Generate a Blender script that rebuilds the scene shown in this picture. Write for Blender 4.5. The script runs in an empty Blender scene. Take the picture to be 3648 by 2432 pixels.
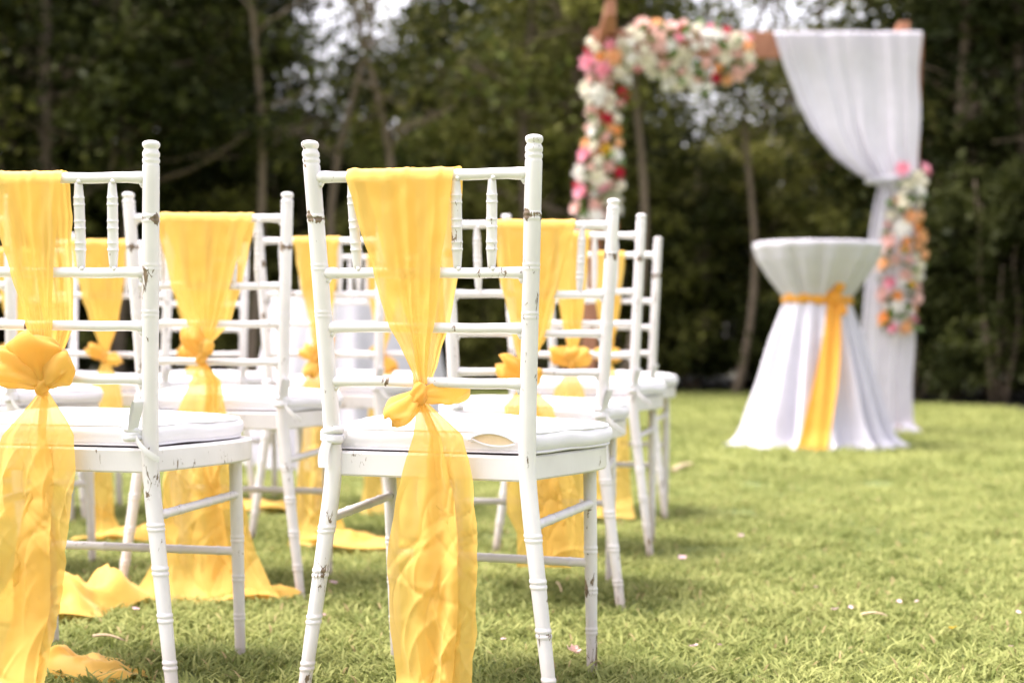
import bpy, math, random
import numpy as np
from mathutils import Matrix, Vector

random.seed(7)
RNG = np.random.default_rng(11)
SC = bpy.context.scene
COL = SC.collection
PI = math.pi

# ------------------------------------------------------------------ camera
CAM_H, PITCH, ROLL = 0.5912, 0.0004, 0.0108
cam_data = bpy.data.cameras.new("camera")
cam = bpy.data.objects.new("camera", cam_data)
COL.objects.link(cam)
SC.camera = cam
cp, sp, cr, sr = math.cos(PITCH), math.sin(PITCH), math.cos(ROLL), math.sin(ROLL)
fwd = Vector((0, cp, -sp)); w0 = Vector((0, sp, cp)); u0 = Vector((1, 0, 0))
rgt = u0 * cr + w0 * sr
upv = -u0 * sr + w0 * cr
M = Matrix((rgt, upv, -fwd)).transposed().to_4x4()
M.translation = Vector((0, 0, CAM_H))
cam.matrix_world = M
cam_data.sensor_width = 36.0
cam_data.lens = 54.99
cam_data.clip_start = 0.05
cam_data.clip_end = 2000
cam_data.dof.use_dof = True
cam_data.dof.focus_distance = 2.42
cam_data.dof.aperture_fstop = 3.3
cam_data.dof.aperture_blades = 0

# ------------------------------------------------------------------ sky, sun, exposure
SUN_EL, SUN_AZ = math.radians(65), math.radians(280)      # azimuth clockwise from +Y: high on the left
world = bpy.data.worlds.new("World")
SC.world = world
world.use_nodes = True
wn = world.node_tree
bg = wn.nodes["Background"]
sky = wn.nodes.new("ShaderNodeTexSky")
sky.sky_type = 'NISHITA'
sky.sun_disc = False
sky.sun_elevation = SUN_EL
sky.sun_rotation = SUN_AZ
sky.air_density = 1.0
sky.dust_density = 5.0
sky.ozone_density = 1.0
hs = wn.nodes.new("ShaderNodeHueSaturation")          # thin bright cloud veil: a paler, less blue sky
hs.inputs["Saturation"].default_value = 0.38
wn.links.new(sky.outputs[0], hs.inputs["Color"])
veil = wn.nodes.new("ShaderNodeMix"); veil.data_type = 'RGBA'; veil.blend_type = 'MULTIPLY'
veil.inputs[0].default_value = 1.0
veil.inputs[7].default_value = (1.0, 0.925, 0.93, 1)
wn.links.new(hs.outputs[0], veil.inputs[6])
wn.links.new(veil.outputs[2], bg.inputs[0])
bg.inputs[1].default_value = 0.15
sun_data = bpy.data.lights.new("sun", 'SUN')
sun_data.energy = 1.3
sun_data.angle = math.radians(30)
sun_data.color = (1.0, 0.945, 0.88)
sun = bpy.data.objects.new("sun", sun_data)
COL.objects.link(sun)
sd = Vector((math.sin(SUN_AZ) * math.cos(SUN_EL), math.cos(SUN_AZ) * math.cos(SUN_EL), math.sin(SUN_EL)))
sun.rotation_euler = (-sd).to_track_quat('-Z', 'Y').to_euler()
sun.location = sd * 30
SC.view_settings.view_transform = 'Standard'
SC.view_settings.look = 'None'
SC.view_settings.gamma = 1
SC.view_settings.use_curve_mapping = False
SC.view_settings.exposure = 2.04
SC.render.engine = 'CYCLES'
SC.cycles.max_bounces = 8
SC.cycles.transparent_max_bounces = 12
SC.cycles.use_denoising = True
SC.cycles.sample_clamp_indirect = 6

# ------------------------------------------------------------------ helpers
def tag(o, label=None, cat=None, group=None, kind=None):
    if label: o["label"] = label
    if cat: o["category"] = cat
    if group: o["group"] = group
    if kind: o["kind"] = kind
    return o

def empty(name, loc=(0, 0, 0), rz=0.0):
    o = bpy.data.objects.new(name, None)
    o.empty_display_size = 0.05
    COL.objects.link(o)
    o.location = loc
    o.rotation_euler = (0, 0, rz)
    return o

def mesh_np(name, V, F, smooth=True):
    """F: list of faces or an (n,k) int array."""
    me = bpy.data.meshes.new(name)
    V = np.asarray(V, dtype=np.float32)
    if isinstance(F, np.ndarray):
        n, k = F.shape
        me.vertices.add(len(V)); me.vertices.foreach_set("co", V.ravel())
        me.loops.add(n * k); me.loops.foreach_set("vertex_index", F.astype(np.int32).ravel())
        me.polygons.add(n)
        me.polygons.foreach_set("loop_start", (np.arange(n) * k).astype(np.int32))
        me.update(calc_edges=True)
    else:
        me.from_pydata([tuple(map(float, v)) for v in V], [], [tuple(map(int, f)) for f in F])
        me.update()
    if smooth:
        me.polygons.foreach_set("use_smooth", np.ones(len(me.polygons), dtype=bool))
    return me

def obj(name, me, mat, parent=None):
    if mat is not None and len(me.materials) == 0:
        me.materials.append(mat)
    o = bpy.data.objects.new(name, me)
    COL.objects.link(o)
    if parent is not None:
        o.parent = parent
    return o

class MB:
    """collects pieces of ONE part"""
    def __init__(s): s.V = []; s.F = []; s.n = 0
    def add(s, V, F):
        V = np.asarray(V, float)
        s.V.append(V)
        s.F += [tuple(int(i) + s.n for i in f) for f in F]
        s.n += len(V)
        return s
    def build(s, name, mat, parent=None, smooth=True):
        return obj(name, mesh_np(name, np.concatenate(s.V), s.F, smooth), mat, parent)

def grid_faces(nu, nv, wrap=False):
    F = []
    for i in range(nu - 1):
        for j in range(nv if wrap else nv - 1):
            a = i * nv + j; b = i * nv + (j + 1) % nv
            F.append((a, b, b + nv, a + nv))
    return F

def tube(path, rad, seg=12, cap=True, squash=None, up=(0, 0, 1)):
    path = np.asarray(path, float); n = len(path)
    rad = np.broadcast_to(np.asarray(rad, float), (n,))
    T = np.gradient(path, axis=0); T /= np.linalg.norm(T, axis=1)[:, None] + 1e-12
    ref = np.array(up, float)
    if abs(np.dot(ref, T[0])) > .9: ref = np.array([1., 0, 0]) if abs(T[0][0]) < .8 else np.array([0, 1., 0])
    N = ref - T[0] * np.dot(ref, T[0]); N /= np.linalg.norm(N)
    a = np.arange(seg) / seg * 2 * PI
    V = []
    for i in range(n):
        N = N - T[i] * np.dot(N, T[i]); N /= np.linalg.norm(N)
        B = np.cross(T[i], N)
        k = 1.0 if squash is None else squash
        V.append(path[i] + rad[i] * (np.cos(a)[:, None] * N * k + np.sin(a)[:, None] * B))
    V = np.concatenate(V); F = grid_faces(n, seg, True)
    if cap:
        F.append(tuple(range(seg))[::-1]); F.append(tuple(range((n - 1) * seg, n * seg)))
    return V, F

def box(c, s, bev=0.0, rot=None):
    """chamfered box"""
    x, y, z = np.array(s) / 2.0
    b = min(bev, x * .49, y * .49, z * .49)
    if b <= 0:
        V = np.array([[i, j, k] for i in (-x, x) for j in (-y, y) for k in (-z, z)])
        F = [(0, 1, 3, 2), (4, 6, 7, 5), (0, 4, 5, 1), (2, 3, 7, 6), (0, 2, 6, 4), (1, 5, 7, 3)]
    else:
        ring = [(x - b, -y), (x, -y + b), (x, y - b), (x - b, y), (-x + b, y), (-x, y - b), (-x, -y + b), (-x + b, -y)]
        lv = [(-z, .0), (-z + b, 1), (z - b, 1), (z, .0)]
        V = []
        for zz, full in lv:
            for (px, py) in ring:
                if full: V.append((px, py, zz))
                else: V.append((px * (x - b) / x, py * (y - b) / y, zz))
        V = np.array(V); F = grid_faces(4, 8, True) + [tuple(range(8))[::-1], tuple(range(24, 32))]
    if rot is not None: V = V @ np.array(rot).T
    return V + np.array(c), F

_perm = np.random.default_rng(3).random((64, 64))
def vnoise(x, y):
    x = np.asarray(x, float); y = np.asarray(y, float)
    xi = np.floor(x).astype(int); yi = np.floor(y).astype(int)
    fx = x - xi; fy = y - yi
    fx = fx * fx * (3 - 2 * fx); fy = fy * fy * (3 - 2 * fy)
    p = lambda a, b: _perm[a % 64, b % 64]
    return (p(xi, yi) * (1 - fx) * (1 - fy) + p(xi + 1, yi) * fx * (1 - fy) + p(xi, yi + 1) * (1 - fx) * fy + p(xi + 1, yi + 1) * fx * fy) * 2 - 1
def ridged(x, y): return 1 - 2 * np.abs(vnoise(x, y))

def sheet(G):
    G = np.asarray(G); nu, nv = G.shape[:2]
    return G.reshape(-1, 3), grid_faces(nu, nv)

# ------------------------------------------------------------------ materials
def new_mat(name):
    m = bpy.data.materials.new(name); m.use_nodes = True
    nt = m.node_tree; nt.nodes.clear()
    out = nt.nodes.new("ShaderNodeOutputMaterial")
    return m, nt, out
def N(nt, t, **kw):
    n = nt.nodes.new(t)
    for k, v in kw.items():
        if k.startswith("_"): setattr(n, k[1:], v)
    return n
def ramp(nt, src, stops):
    r = nt.nodes.new("ShaderNodeValToRGB")
    e = r.color_ramp.elements
    while len(e) < len(stops): e.new(0.5)
    for i, (p, c) in enumerate(stops):
        e[i].position = p; e[i].color = c if len(c) == 4 else (*c, 1)
    nt.links.new(src, r.inputs[0]); return r
def noise(nt, vec, scale, detail=4, rough=.55, dist=0):
    n = nt.nodes.new("ShaderNodeTexNoise")
    n.inputs["Scale"].default_value = scale; n.inputs["Detail"].default_value = detail
    n.inputs["Roughness"].default_value = rough; n.inputs["Distortion"].default_value = dist
    if vec is not None: nt.links.new(vec, n.inputs["Vector"])
    return n
def math_n(nt, op, a, b=None, clamp=False):
    n = nt.nodes.new("ShaderNodeMath"); n.operation = op; n.use_clamp = clamp
    for i, v in enumerate((a, b)):
        if v is None: continue
        if isinstance(v, (int, float)): n.inputs[i].default_value = v
        else: nt.links.new(v, n.inputs[i])
    return n.outputs[0]
def mixc(nt, fac, a, b):
    n = nt.nodes.new("ShaderNodeMix"); n.data_type = 'RGBA'
    for s, v in ((0, fac), (6, a), (7, b)):
        if isinstance(v, (int, float)): n.inputs[s].default_value = v
        elif isinstance(v, tuple): n.inputs[s].default_value = (*v, 1) if len(v) == 3 else v
        else: nt.links.new(v, n.inputs[s])
    return n.outputs[2]
def obj_coord(nt, random_shift=True):
    tc = nt.nodes.new("ShaderNodeTexCoord")
    if not random_shift: return tc.outputs["Object"], tc
    oi = nt.nodes.new("ShaderNodeObjectInfo")
    mu = nt.nodes.new("ShaderNodeVectorMath"); mu.operation = 'MULTIPLY_ADD'
    cb = nt.nodes.new("ShaderNodeCombineXYZ")
    for i in range(3): nt.links.new(oi.outputs["Random"], cb.inputs[i])
    nt.links.new(cb.outputs[0], mu.inputs[0]); mu.inputs[1].default_value = (37, 91, 53)
    nt.links.new(tc.outputs["Object"], mu.inputs[2])
    return mu.outputs[0], tc
def bsdf(nt, out, base=None, rough=.5, **kw):
    b = nt.nodes.new("ShaderNodeBsdfPrincipled")
    b.inputs["Roughness"].default_value = rough
    if isinstance(base, tuple): b.inputs["Base Color"].default_value = (*base, 1)
    elif base is not None: nt.links.new(base, b.inputs["Base Color"])
    for k, v in kw.items():
        b.inputs[k.replace("_", " ")].default_value = v
    if out is not None: nt.links.new(b.outputs[0], out.inputs[0])
    return b
def bump(nt, b, h, strength, dist):
    n = nt.nodes.new("ShaderNodeBump"); n.inputs["Strength"].default_value = strength; n.inputs["Distance"].default_value = dist
    nt.links.new(h, n.inputs["Height"]); nt.links.new(n.outputs[0], b.inputs["Normal"]); return n

def paint_material(name, wear, band=False):
    """white gloss enamel, brush marks, chips down to brown wood"""
    m, nt, out = new_mat(name)
    v, tc = obj_coord(nt)
    sep = N(nt, "ShaderNodeSeparateXYZ"); nt.links.new(tc.outputs["Object"], sep.inputs[0])
    mp = N(nt, "ShaderNodeMapping"); nt.links.new(v, mp.inputs[0]); mp.inputs["Scale"].default_value = (1.6, 1.6, .55)
    n1 = noise(nt, mp.outputs[0], 42, 5, .62, .6)
    n2 = noise(nt, v, 9, 2, .5)
    s = math_n(nt, 'ADD', math_n(nt, 'MULTIPLY', n1.outputs[0], .72), math_n(nt, 'MULTIPLY', n2.outputs[0], .38))
    if band:   # knocks where the stacked chairs rub each other
        d = math_n(nt, 'ABSOLUTE', math_n(nt, 'SUBTRACT', sep.outputs[2], .798))
        bn = math_n(nt, 'SUBTRACT', 1.0, math_n(nt, 'MULTIPLY', d, 60.0), True)
        s = math_n(nt, 'ADD', s, math_n(nt, 'MULTIPLY', bn, .20))
        d2 = math_n(nt, 'MULTIPLY', math_n(nt, 'SUBTRACT', .07, sep.outputs[2]), 3.0, True)
        s = math_n(nt, 'ADD', s, math_n(nt, 'MULTIPLY', d2, .4))
    # hairline cracks along the grain
    vo = N(nt, "ShaderNodeTexVoronoi"); vo.feature = 'DISTANCE_TO_EDGE'
    mp2 = N(nt, "ShaderNodeMapping"); nt.links.new(v, mp2.inputs[0]); mp2.inputs["Scale"].default_value = (1, 1, .3)
    nt.links.new(mp2.outputs[0], vo.inputs["Vector"]); vo.inputs["Scale"].default_value = 85
    crk = math_n(nt, 'SUBTRACT', 1.0, math_n(nt, 'MULTIPLY', vo.outputs["Distance"], 26.0), True)
    crk = math_n(nt, 'MULTIPLY', crk, math_n(nt, 'MULTIPLY', math_n(nt, 'SUBTRACT', n2.outputs[0], .50), 5.0, True))
    s = math_n(nt, 'ADD', s, math_n(nt, 'MULTIPLY', crk, .10))
    chip = ramp(nt, s, [(wear, (0, 0, 0)), (wear + .012, (1, 1, 1))])
    edge = ramp(nt, s, [(wear - .05, (0, 0, 0)), (wear, (1, 1, 1))])
    dirt = noise(nt, v, 6, 3, .6)
    dirtr = ramp(nt, dirt.outputs[0], [(.35, (.66, .64, .645)), (.68, (.77, .75, .76))])
    wood = noise(nt, mp.outputs[0], 90, 3)
    woodc = ramp(nt, wood.outputs[0], [(.3, (.10, .068, .045)), (.7, (.26, .19, .13))])
    # earth rubbed into the feet
    ft = math_n(nt, 'MULTIPLY', math_n(nt, 'SUBTRACT', .13, sep.outputs[2]), 6.0, True) if band else None
    base = dirtr.outputs[0]
    if band: base = mixc(nt, math_n(nt, 'MULTIPLY', ft, math_n(nt, 'MULTIPLY', dirt.outputs[0], 1.5, True)), base, (.36, .24, .17))
    c = mixc(nt, chip.outputs[0], base, woodc.outputs[0])
    b = bsdf(nt, out, c, .34)
    b.inputs["Specular IOR Level"].default_value = .4
    fine = noise(nt, mp.outputs[0], 160, 3, .6)
    h = math_n(nt, 'SUBTRACT', math_n(nt, 'ADD', math_n(nt, 'MULTIPLY', fine.outputs[0], .35), math_n(nt, 'MULTIPLY', edge.outputs[0], .3)), math_n(nt, 'MULTIPLY', chip.outputs[0], .9))
    bump(nt, b, h, .35, .002)
    return m
M_PAINT = paint_material("white_enamel", .695)
M_POST = paint_material("white_enamel_posts", .68, True)

def cloth_white(name, col, rough=.85, trans=.0):
    m, nt, out = new_mat(name)
    v, tc = obj_coord(nt)
    n = noise(nt, v, 14, 4, .6)
    c = ramp(nt, n.outputs[0], [(.3, tuple(x * .93 for x in col)), (.7, col)])
    b = bsdf(nt, None if trans else out, c.outputs[0], rough)
    b.inputs["Sheen Weight"].default_value = .15
    w = noise(nt, v, 420, 2)
    w2 = noise(nt, v, 30, 3)
    bump(nt, b, math_n(nt, 'ADD', math_n(nt, 'MULTIPLY', w.outputs[0], .25), w2.outputs[0]), .35, .002)
    if trans:
        t = N(nt, "ShaderNodeBsdfTranslucent"); nt.links.new(c.outputs[0], t.inputs[0])
        mx = N(nt, "ShaderNodeMixShader"); mx.inputs[0].default_value = trans
        nt.links.new(b.outputs[0], mx.inputs[1]); nt.links.new(t.outputs[0], mx.inputs[2])
        nt.links.new(mx.outputs[0], out.inputs[0])
    return m
M_CUSH = cloth_white("white_cotton", (.72, .71, .74))
M_CLOTH = cloth_white("white_tablecloth", (.60, .59, .655), .75, .12)
M_VOILE = cloth_white("white_voile", (.62, .61, .685), .8, .3)

def organza(name, col, clear):
    m, nt, out = new_mat(name)
    v, tc = obj_coord(nt)
    n = noise(nt, v, 11, 3)
    c = ramp(nt, n.outputs[0], [(.3, tuple(x * .9 for x in col)), (.7, col)])
    d = bsdf(nt, None, c.outputs[0], .55)
    d.inputs["Sheen Weight"].default_value = .25
    d.inputs["Specular IOR Level"].default_value = .3
    t = N(nt, "ShaderNodeBsdfTranslucent"); nt.links.new(c.outputs[0], t.inputs[0])
    w = noise(nt, v, 17, 5, .55, .8); w.noise_type = 'RIDGED_MULTIFRACTAL'
    bn_ = bump(nt, d, w.outputs[0], .3, .0022)
    nt.links.new(bn_.outputs[0], t.inputs["Normal"])
    m1 = N(nt, "ShaderNodeMixShader"); m1.inputs[0].default_value = .40
    nt.links.new(d.outputs[0], m1.inputs[1]); nt.links.new(t.outputs[0], m1.inputs[2])
    tr = N(nt, "ShaderNodeBsdfTransparent"); tr.inputs[0].default_value = (1, .93, .72, 1)
    lw = N(nt, "ShaderNodeLayerWeight"); lw.inputs[0].default_value = .35
    # the weave closes up at grazing angles
    f = math_n(nt, 'MULTIPLY', math_n(nt, 'SUBTRACT', 1.0, lw.outputs["Facing"]), clear)
    m2 = N(nt, "ShaderNodeMixShader"); nt.links.new(f, m2.inputs[0])
    nt.links.new(m1.outputs[0], m2.inputs[1]); nt.links.new(tr.outputs[0], m2.inputs[2])
    nt.links.new(m2.outputs[0], out.inputs[0])
    return m
M_SASH = organza("yellow_organza", (.95, .645, .155), .19)
M_SASH_KNOT = organza("yellow_organza_bunched", (.95, .595, .125), .06)
M_BELT = organza("amber_ribbon", (.90, .44, .05), .03)

def simple(name, col, rough=.7, var=.15, scale=20, trans=0.0):
    m, nt, out = new_mat(name)
    v, tc = obj_coord(nt)
    n = noise(nt, v, scale, 4)
    c = ramp(nt, n.outputs[0], [(.3, tuple(x * (1 - var) for x in col)), (.7, tuple(min(1, x * (1 + var)) for x in col))])
    b = bsdf(nt, None if trans else out, c.outputs[0], rough)
    if trans:
        t = N(nt, "ShaderNodeBsdfTranslucent"); nt.links.new(c.outputs[0], t.inputs[0])
        mx = N(nt, "ShaderNodeMixShader"); mx.inputs[0].default_value = trans
        nt.links.new(b.outputs[0], mx.inputs[1]); nt.links.new(t.outputs[0], mx.inputs[2]); nt.links.new(mx.outputs[0], out.inputs[0])
    else:
        bump(nt, b, n.outputs[0], .3, .004)
    return m
M_SEAT = simple("oxblood_seat_board", (.20, .05, .03), .6)
M_FOAM = simple("beige_foam", (.70, .55, .36), .95, .06, 60)
M_ZIP = simple("zip_metal", (.55, .55, .56), .4)
M_METAL = simple("dark_table_metal", (.04, .04, .045), .45)
M_BOARD = simple("plywood_board", (.35, .24, .14), .6)
M_TWIG = simple("dry_straw", (.55, .42, .28), .8)
FLW = {}
for nm, c in dict(ivory=(.80, .77, .66), white=(.84, .83, .80), blush=(.80, .56, .52), pink=(.82, .38, .48), orange=(.84, .42, .14), peach=(.83, .50, .27), red=(.50, .02, .05), yellow=(.83, .55, .05)).items():
    FLW[nm] = simple("petal_" + nm, c, .7, .10, 30, .25)
M_FOL = simple("garland_leaf", (.10, .16, .04), .6, .3, 15, .25)
M_PETAL = simple("fallen_petal", (.66, .44, .52), .7, .12, 60, .2)

def timber():
    m, nt, out = new_mat("terracotta_timber")
    v, tc = obj_coord(nt)
    mp = N(nt, "ShaderNodeMapping"); nt.links.new(v, mp.inputs[0]); mp.inputs["Scale"].default_value = (3, 3, .4)
    n = noise(nt, mp.outputs[0], 14, 5)
    c = ramp(nt, n.outputs[0], [(.3, (.24, .10, .055)), (.7, (.36, .165, .095))])
    b = bsdf(nt, out, c.outputs[0], .7); bump(nt, b, n.outputs[0], .3, .004)
    return m
M_TIMBER = timber()

def leaf_mat(name, dark, light, trans=.3, patchy=False):
    m, nt, out = new_mat(name)
    at = N(nt, "ShaderNodeAttribute", _attribute_name="tint")
    oi = N(nt, "ShaderNodeObjectInfo")
    f = math_n(nt, 'ADD', math_n(nt, 'MULTIPLY', at.outputs["Fac"], .75), math_n(nt, 'MULTIPLY', oi.outputs["Random"], .25))
    if patchy:
        ge = N(nt, "ShaderNodeNewGeometry")
        pn = noise(nt, ge.outputs["Position"], 1.6, 5, .65)
        f = math_n(nt, 'ADD', f, math_n(nt, 'MULTIPLY', math_n(nt, 'SUBTRACT', pn.outputs[0], .5), 1.0))
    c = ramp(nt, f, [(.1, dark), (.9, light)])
    if patchy:      # dead, straw-coloured blades among the green
        dead = ramp(nt, at.outputs["Fac"], [(.93, (0, 0, 0)), (.95, (1, 1, 1))])
        c2 = mixc(nt, dead.outputs[0], c.outputs[0], (.42, .33, .17))
        c = c2.node; c_out = c2
    else: c_out = c.outputs[0]
    b = bsdf(nt, None, c_out, .6)
    b.inputs["Specular IOR Level"].default_value = .10
    t = N(nt, "ShaderNodeBsdfTranslucent"); nt.links.new(c_out, t.inputs[0])
    mx = N(nt, "ShaderNodeMixShader"); mx.inputs[0].default_value = trans
    nt.links.new(b.outputs[0], mx.inputs[1]); nt.links.new(t.outputs[0], mx.inputs[2]); nt.links.new(mx.outputs[0], out.inputs[0])
    return m
M_LEAF = [leaf_mat("leaf_dark", (.016, .022, .007), (.075, .085, .022)),  # side shade of the wood is put into this dark leaf colour
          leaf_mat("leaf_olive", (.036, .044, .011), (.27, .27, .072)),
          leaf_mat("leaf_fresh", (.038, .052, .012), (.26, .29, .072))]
M_GRASS = leaf_mat("grass_blade", (.142, .18, .045), (.45, .465, .175), .4, True)

def bark():
    m, nt, out = new_mat("bark")
    v, tc = obj_coord(nt)
    mp = N(nt, "ShaderNodeMapping"); nt.links.new(v, mp.inputs[0]); mp.inputs["Scale"].default_value = (4, 4, 1)
    n = noise(nt, mp.outputs[0], 7, 6, .65)
    oi = N(nt, "ShaderNodeObjectInfo")
    lo = mixc(nt, oi.outputs["Random"], (.045, .032, .022), (.09, .066, .045))
    hi = mixc(nt, oi.outputs["Random"], (.15, .11, .075), (.36, .28, .20))
    c = mixc(nt, n.outputs[0], lo, hi)
    b = bsdf(nt, out, c, .85); bump(nt, b, n.outputs[0], .6, .02)
    return m
M_BARK = bark()

def ground_mat(name, cols, scale):
    m, nt, out = new_mat(name)
    tc = N(nt, "ShaderNodeTexCoord")
    n = noise(nt, tc.outputs["Object"], scale, 8, .65)
    n2 = noise(nt, tc.outputs["Object"], scale * .06, 3)
    s = math_n(nt, 'ADD', math_n(nt, 'MULTIPLY', n.outputs[0], .7), math_n(nt, 'MULTIPLY', n2.outputs[0], .3))
    c = ramp(nt, s, [(.36, cols[0]), (.5, cols[1]), (.62, cols[2])])
    b = bsdf(nt, out, c.outputs[0], .95)
    bump(nt, b, n.outputs[0], .8, .02)
    return m
M_LAWN = ground_mat("lawn_soil_and_thatch", [(.055, .075, .018), (.12, .155, .036), (.20, .22, .065)], 24)
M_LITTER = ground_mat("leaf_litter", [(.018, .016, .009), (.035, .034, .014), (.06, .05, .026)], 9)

# ------------------------------------------------------------------ ground
S = 400
me = mesh_np("lawn", [(-S, -S, 0), (S, -S, 0), (S, S, 0), (-S, S, 0)], [(0, 1, 2, 3)], False)
tag(obj("lawn", me, M_LAWN), kind="structure")
# litter under the wood, nearer at both sides; its right end is painted shade
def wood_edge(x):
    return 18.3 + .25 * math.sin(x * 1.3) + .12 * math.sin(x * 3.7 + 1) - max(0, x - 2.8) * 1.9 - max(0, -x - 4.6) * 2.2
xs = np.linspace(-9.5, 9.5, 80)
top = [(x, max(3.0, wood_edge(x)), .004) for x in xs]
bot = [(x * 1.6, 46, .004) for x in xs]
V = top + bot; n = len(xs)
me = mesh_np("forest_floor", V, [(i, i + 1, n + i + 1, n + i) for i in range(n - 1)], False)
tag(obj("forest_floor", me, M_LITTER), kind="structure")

# ------------------------------------------------------------------ wood behind the lawn
def leaf_quads(C, size, rng, flat=.5):
    """C: (n,3) leaf centres -> rhombic, slightly folded leaves"""
    n = len(C)
    d = rng.normal(size=(n, 3)); d[:, 2] = d[:, 2] * .6 - .25; d /= np.linalg.norm(d, axis=1)[:, None]
    nr = rng.normal(size=(n, 3)); nr[:, 2] = np.abs(nr[:, 2]) + flat
    s = np.cross(d, nr); s /= np.linalg.norm(s, axis=1)[:, None]
    nn = np.cross(s, d)
    L = (size * rng.uniform(.6, 1.35, n))[:, None]; W = L * rng.uniform(.26, .4, n)[:, None]
    a = C - d * L * .5; b = C + s * W + nn * L * .06 - d * L * .05; c = C + d * L * .5; e = C - s * W + nn * L * .06 - d * L * .05
    V = np.stack([a, b, c, e], 1).reshape(-1, 3)
    F = np.arange(4 * n).reshape(n, 4)
    return V, F

def leaf_mesh(name, C, size, rng, tint):
    V, F = leaf_quads(C, size, rng)
    me = mesh_np(name, V, F, False)
    at = me.attributes.new("tint", 'FLOAT', 'POINT')
    at.data.foreach_set("value", np.repeat(tint, 4).astype(np.float32))
    return me

def clumps(centers, radii, per, rng):
    k = len(centers)
    idx = np.repeat(np.arange(k), per)
    p = rng.normal(size=(k * per, 3)); p /= np.linalg.norm(p, axis=1)[:, None]
    p *= (rng.random(k * per) ** .45)[:, None]
    p[:, 2] *= .62
    C = centers[idx] + p * radii[idx][:, None]
    tint = np.clip(.05 + .75 * (rng.random(k) ** 1.4)[idx] + .35 * (rng.random(k * per) - .4), 0, 1)
    return C, tint

def limb_path(p0, p1, bend, rng, n=8):
    t = np.linspace(0, 1, n)[:, None]
    p = np.array(p0) * (1 - t) + np.array(p1) * t
    off = np.array([rng.normal(), rng.normal(), rng.normal() * .3]) * bend
    return p + off * np.sin(t * PI) + rng.normal(size=(n, 3)) * bend * .12 * np.sin(t * PI)

def make_tree(seed, h, r0, lean, zlow, nlimb, nclump, per, spread, leafsize, crad=(.35, .7), bend=1.0):
    """returns (trunk mesh, crown mesh) in tree-local space"""
    rng = np.random.default_rng(seed)
    mb = MB()
    n = 16
    t = np.linspace(0, 1, n)
    px = lean[0] * t * h + .18 * bend * np.sin(t * 5 + seed) * np.minimum(1, t * 1.6) * (h / 6) ; py = lean[1] * t * h + .15 * np.cos(t * 4 + seed * 2) * t * (h / 6)
    path = np.stack([px, py, t * h - .05], 1)
    rad = r0 * (1 - .75 * t) * (1 + .5 * np.exp(-t * h * 4)) * (1 + .06 * rng.normal(size=n))
    mb.add(*tube(path, rad, 9))
    tips = []
    for i in range(nlimb):
        tt = rng.uniform(zlow / h, .95); k = tt * (n - 1); i0 = int(k); p0 = path[i0] + (path[min(i0 + 1, n - 1)] - path[i0]) * (k - i0)
        a = rng.uniform(0, 2 * PI); L = spread * rng.uniform(.5, 1.1) * (1.15 - .5 * tt)
        p1 = p0 + np.array([math.cos(a) * L, math.sin(a) * L, L * rng.uniform(.1, .8)])
        lp = limb_path(p0, p1, L * .1, rng)
        mb.add(*tube(lp, np.linspace(r0 * (1 - .8 * tt) * .5, .008, len(lp)), 6))
        for q in range(3):
            s0 = lp[3 + q]; a2 = rng.uniform(0, 2 * PI); L2 = L * rng.uniform(.25, .5)
            e = s0 + np.array([math.cos(a2) * L2, math.sin(a2) * L2, L2 * rng.uniform(-.4, .6)])
            mb.add(*tube(limb_path(s0, e, L2 * .08, rng, 5), np.linspace(.014, .005, 5), 5))
            tips.append(e)
        tips += [lp[-1], lp[-3], lp[-2]]
    tips = np.array(tips)
    idx = rng.integers(0, len(tips), nclump)
    cen = tips[idx] + rng.normal(size=(nclump, 3)) * .28 * (spread / 1.6)
    C, tint = clumps(cen, rng.uniform(crad[0], crad[1], nclump), per, rng)
    trunk = mesh_np("trunk", np.concatenate(mb.V), mb.F)
    crown = leaf_mesh("crown", C, leafsize, rng, tint)
    return trunk, crown

def make_shrub(seed, h, w, nclump, per, leafsize):
    rng = np.random.default_rng(seed)
    mb = MB(); cen = []
    for i in range(7):
        a = rng.uniform(0, 2 * PI); rr = w * rng.uniform(.1, .55)
        p1 = (math.cos(a) * rr, math.sin(a) * rr, h * rng.uniform(.55, .95))
        lp = limb_path((math.cos(a) * .08, math.sin(a) * .08, -.03), p1, .12, rng)
        mb.add(*tube(lp, np.linspace(.028, .007, len(lp)), 6))
    th = rng.uniform(0, 2 * PI, nclump); z = rng.uniform(.08, 1, nclump)
    prof = np.sqrt(np.clip(1 - ((z - .45) / .62) ** 2, .05, 1))
    rr = w * prof * np.sqrt(rng.random(nclump)) * (1 + .15 * np.sin(3 * th + seed))
    cen = np.stack([np.cos(th) * rr, np.sin(th) * rr, z * h], 1)
    C, tint = clumps(cen, rng.uniform(.16, .34, nclump), per, rng)
    C[:, 2] = np.abs(C[:, 2])
    return mesh_np("stem", np.concatenate(mb.V), mb.F), leaf_mesh("foliage", C, leafsize, rng, tint)

def px(vx, d):            # photograph column (0..2352) -> x at distance d
    return (vx * 1.551 - 1824) / 5572.6 * d

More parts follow.
